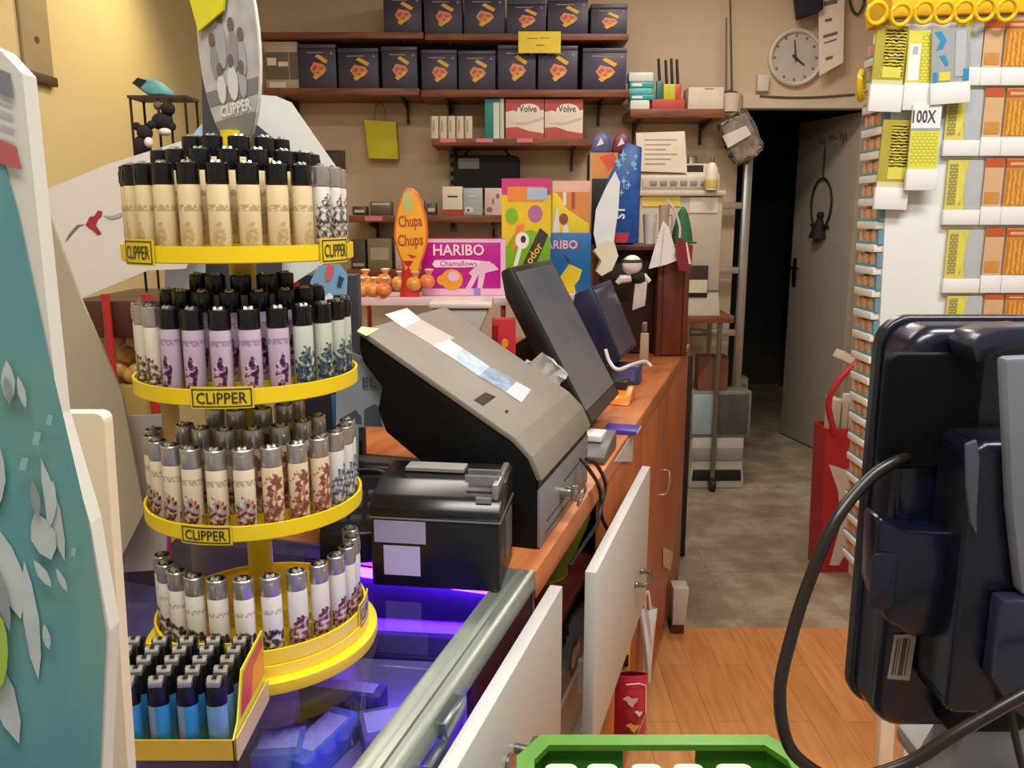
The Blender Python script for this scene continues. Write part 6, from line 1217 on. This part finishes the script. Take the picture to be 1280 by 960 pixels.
# hinge bracket and arm
a, b_ = mk(1214, 552, Ys-.05), mk(1256, 890, Ys-.05)
mb = MB(); mb.prism(rrect(a[0], b_[2], b_[0]+.02, a[2], .012), (Ys-.055, Ys-.0005), 'y', 0, .006, 3); t.part('bracket', mb, M('#0d1020', .3))
q = [mk(x, y, Ys-.06) for x, y in ((1208, 556), (1222, 550), (1226, 575), (1222, 640), (1222, 672), (1214, 655), (1209, 610))]
mb = MB(); mb.prism([(k[0], k[2]) for k in q], (Ys-.06, Ys-.0555), 'y', 0, .0015); t.part('hinge_edge', mb, M('#4b4e60', .3))
q = [mk(x, y, Ys-.07) for x, y in ((1257, 448), (1300, 446), (1300, 760), (1277, 742), (1266, 640))]
mb = MB(); mb.prism([(k[0], k[2]) for k in q], (Ys-.07, Ys-.0555), 'y', 0, .004); t.part('side_cover', mb, M('#747a84', .35))
q = [mk(x, y, Ys-.04) for x, y in ((1216, 432), (1228, 418), (1250, 412), (1300, 408), (1300, 436), (1262, 440), (1240, 446), (1222, 456))]
mb = MB(); mb.prism([(k[0], k[2]) for k in q], (Ys-.04, Ys-.0003), 'y', 0, .003); t.part('top_latch', mb, M('#23273a', .25))
a, b_ = mk(1228, 840, Ys-.06), mk(1285, 770, Ys-.06); mb = MB(); mb.prism([(a[0]+.02, a[2]-.025), (b_[0]+.05, a[2]-.07), (b_[0]+.06, b_[2]+.02), (b_[0]-.03, b_[2]+.02), (a[0]+.0, a[2]+.0)], (Ys-.075, Ys-.056), 'y', 0, .004); t.part('arm', mb, M('#23283c', .25))
# foot
xf = PY(1205, 905, Ys)[0]
mb = MB(); mb.prism([(xf-.02, ztab+.02), (xf+.004, zs0+.0), (xf+.16, zs0+.0), (xf+.2, ztab+.02)], (Ys+.0, Ys+.044), 'y', 0, .006); mb2 = mb; t.part('neck', mb2, M('#8f8d8c', .4))
t.part('foot_plate', MB().box(xf-.01, Ys-.09, ztab+.0006, xf+.25, Ys+.1, ztab+.0195, 0, .006), M('#8f8e8d', .4))
# sticker with printed lines
mb = MB(); st = [(1119, 794), (1146, 793), (1137, 851), (1110, 849)]; q = outline(st, Ys-.002); mb.prism(q, (Ys-.0016, Ys-.0004), 'y')
for s0, s1 in ((.12, .2), (.26, .3), (.4, .62), (.7, .75)):
    tl, tr, br_, bl = [Vector((a_, 0, b__)) for a_, b__ in q]; l = lambda u, v: (tl*(1-u)+tr*u)*(1-v)+(bl*(1-u)+br_*u)*v
    mb.face([(l(u, v).x, Ys-.0019, l(u, v).z) for u, v in ((s0, .08), (s1, .08), (s1, .9), (s0, .9))], 1)
t.part('sticker', mb, [M('#a8a797', .5), M('#4a4938', .5)], label='pale printed sticker')
pts = [PY(a_, b__, y) for a_, b__, y in ((1132, 573, Ys-.008), (1118, 578, Ys-.022), (1085, 600, .63), (1045, 650, .61), (1010, 730, .60), (988, 800, .59), (975, 860, .58), (980, 915, .57), (1000, 950, .565), (1050, 974, .56), (1130, 956, .555), (1200, 914, .55), (1300, 858, .55), (1380, 830, .56))]
solo('screen_cable', 'thick black cable looping out of the back of the navy screen', 'cable', MB().tube(arc_spline(pts, 8), .0048, 12), M('#1c1412', .35), pts[8])
pts = [PY(a_, b__, .6) for a_, b__ in ((1262, 872), (1268, 915), (1280, 965), (1300, 1040))]
solo('screen_cable', 'short black cable dropping beside the foot of the navy screen', 'cable', MB().tube(arc_spline(pts, 6), .003, 8), M('#1a1a1c', .4), (pts[-1][0], .6, ztab))

# ================= green crate =================
GN = M('#357a20', .35, var=.06); GN2 = M('#52882a', .35)
zc = PZ(800, 930, .90); Yc = .80
x0, x1 = PY(655, 940, Yc)[0], PY(982, 940, Yc)[0]; zt = PY(815, 927, Yc)[2]; zbt = zt-.13; yn = Yc-.2
t = T('green_crate', 'green plastic crate with a handle hole and white tubs inside at the bottom edge', 'crate', ((x0+x1)/2, Yc-.1, zbt))
hx0, hx1 = PY(778, 940, Yc)[0], PY(869, 940, Yc)[0]; zh1, zh0 = PY(815, 933, Yc)[2], PY(815, 972, Yc)[2]
th = .004
mb = MB(); c = .022
def wallz(mb, xa, xb, za, zb): mb.box(xa, Yc-th, za, xb, Yc, zb)
wallz(mb, x0+c, hx0, zbt, zt-.004); wallz(mb, hx1, x1-c, zbt, zt-.004); wallz(mb, hx0, hx1, zbt, zh0); wallz(mb, hx0, hx1, zh1, zt-.004); t.part('far_wall', mb, GN)
mb = MB(); mb.box(x0+c, yn, zbt, x1-c, yn+th, zt-.004); t.part('near_wall', mb, GN)
for sx, xx in ((1, x0), (-1, x1)):
    mb = MB(); q = [(xx+sx*c, Yc), (xx, Yc-c*1.3), (xx, yn+c), (xx+sx*c, yn), (xx+sx*c, yn+th), (xx+sx*th, yn+c+.001), (xx+sx*th, Yc-c*1.3-.001), (xx+sx*c, Yc-th)]
    mb.prism(q, (zbt, zt-.004), 'z'); t.part('side_wall', mb, GN)
t.part('floor', MB().box(x0+c, yn+th, zbt, x1-c, Yc-th, zbt+.004), GN)
mb = MB(); r_o, r_i = .008, .004
oq = [(x0+c-.004, Yc+r_o), (x1-c+.004, Yc+r_o), (x1+r_o, Yc-c*1.3), (x1+r_o, yn+c), (x1-c, yn-r_o), (x0+c, yn-r_o), (x0-r_o, yn+c), (x0-r_o, Yc-c*1.3)]
iq = [(x0+c+.004, Yc-.010), (x1-c-.004, Yc-.010), (x1-.010, Yc-c*1.3-.006), (x1-.010, yn+c), (x1-c, yn+.010), (x0+c, yn+.010), (x0+.010, yn+c), (x0+.010, Yc-c*1.3-.006)]
for i in range(8):
    j = (i+1) % 8; mb.prism([oq[i], oq[j], iq[j], iq[i]], (zt-.0039, zt+.003), 'z')
bmesh.ops.remove_doubles(mb.bm, verts=mb.bm.verts[:], dist=1e-5)
t.part('rim', mb, GN2)
for k, (a, b_) in enumerate(((680, 722), (732, 772), (787, 826), (839, 878), (892, 938))):
    yy = Yc-.05; xa, xb = PY(a, 955, yy)[0], PY(b_, 955, yy)[0]; ztt = PY((a+b_)/2, 953, yy)[2]
    t = T('white_tub', 'white lidded tub in the green crate, %s' % ['first from the left', 'second from the left', 'middle one', 'fourth from the left', 'last on the right'][k], 'tub', ((xa+xb)/2, yy, zbt+.0045), group='white tubs in the green crate')
    mb = MB(); mb.prism(rrect(xa+.002, yy-.036, xb-.002, yy-.002, .007), (zbt+.0046, ztt-.012), 'z', 0, .002); t.part('body', mb, M('#cfc9be', .4))
    mb = MB(); mb.prism(rrect(xa, yy-.038, xb, yy, .008), (ztt-.0118, ztt), 'z', 0, .003, 3); t.part('lid', mb, M('#d9d3c6', .35))
xm, ym = (x0+x1)/2, Yc-.1
t = T('stool', 'plain wooden stool carrying the green crate', 'stool', (xm, ym, 0)); t.part('seat', MB().cyl((xm, ym, zbt-.03), (xm, ym, zbt-.0006), .1, .1, 32), DW)
for sx in (-1, 1):
    for sy in (-1, 1): t.part('leg', MB().cyl((xm+sx*.075, ym+sy*.075, 0), (xm+sx*.055, ym+sy*.055, zbt-.0305), .012, .014, 12), DW)
# ---------- make sure no name is left generic ----------
for m in list(bpy.data.materials):
    if m.users == 0: bpy.data.materials.remove(m)

for o in COL.objects:
    if o.parent is None and o.get('label') and not 4 <= len(o['label'].split()) <= 16: print('LABEL LENGTH', len(o['label'].split()), o['label'])
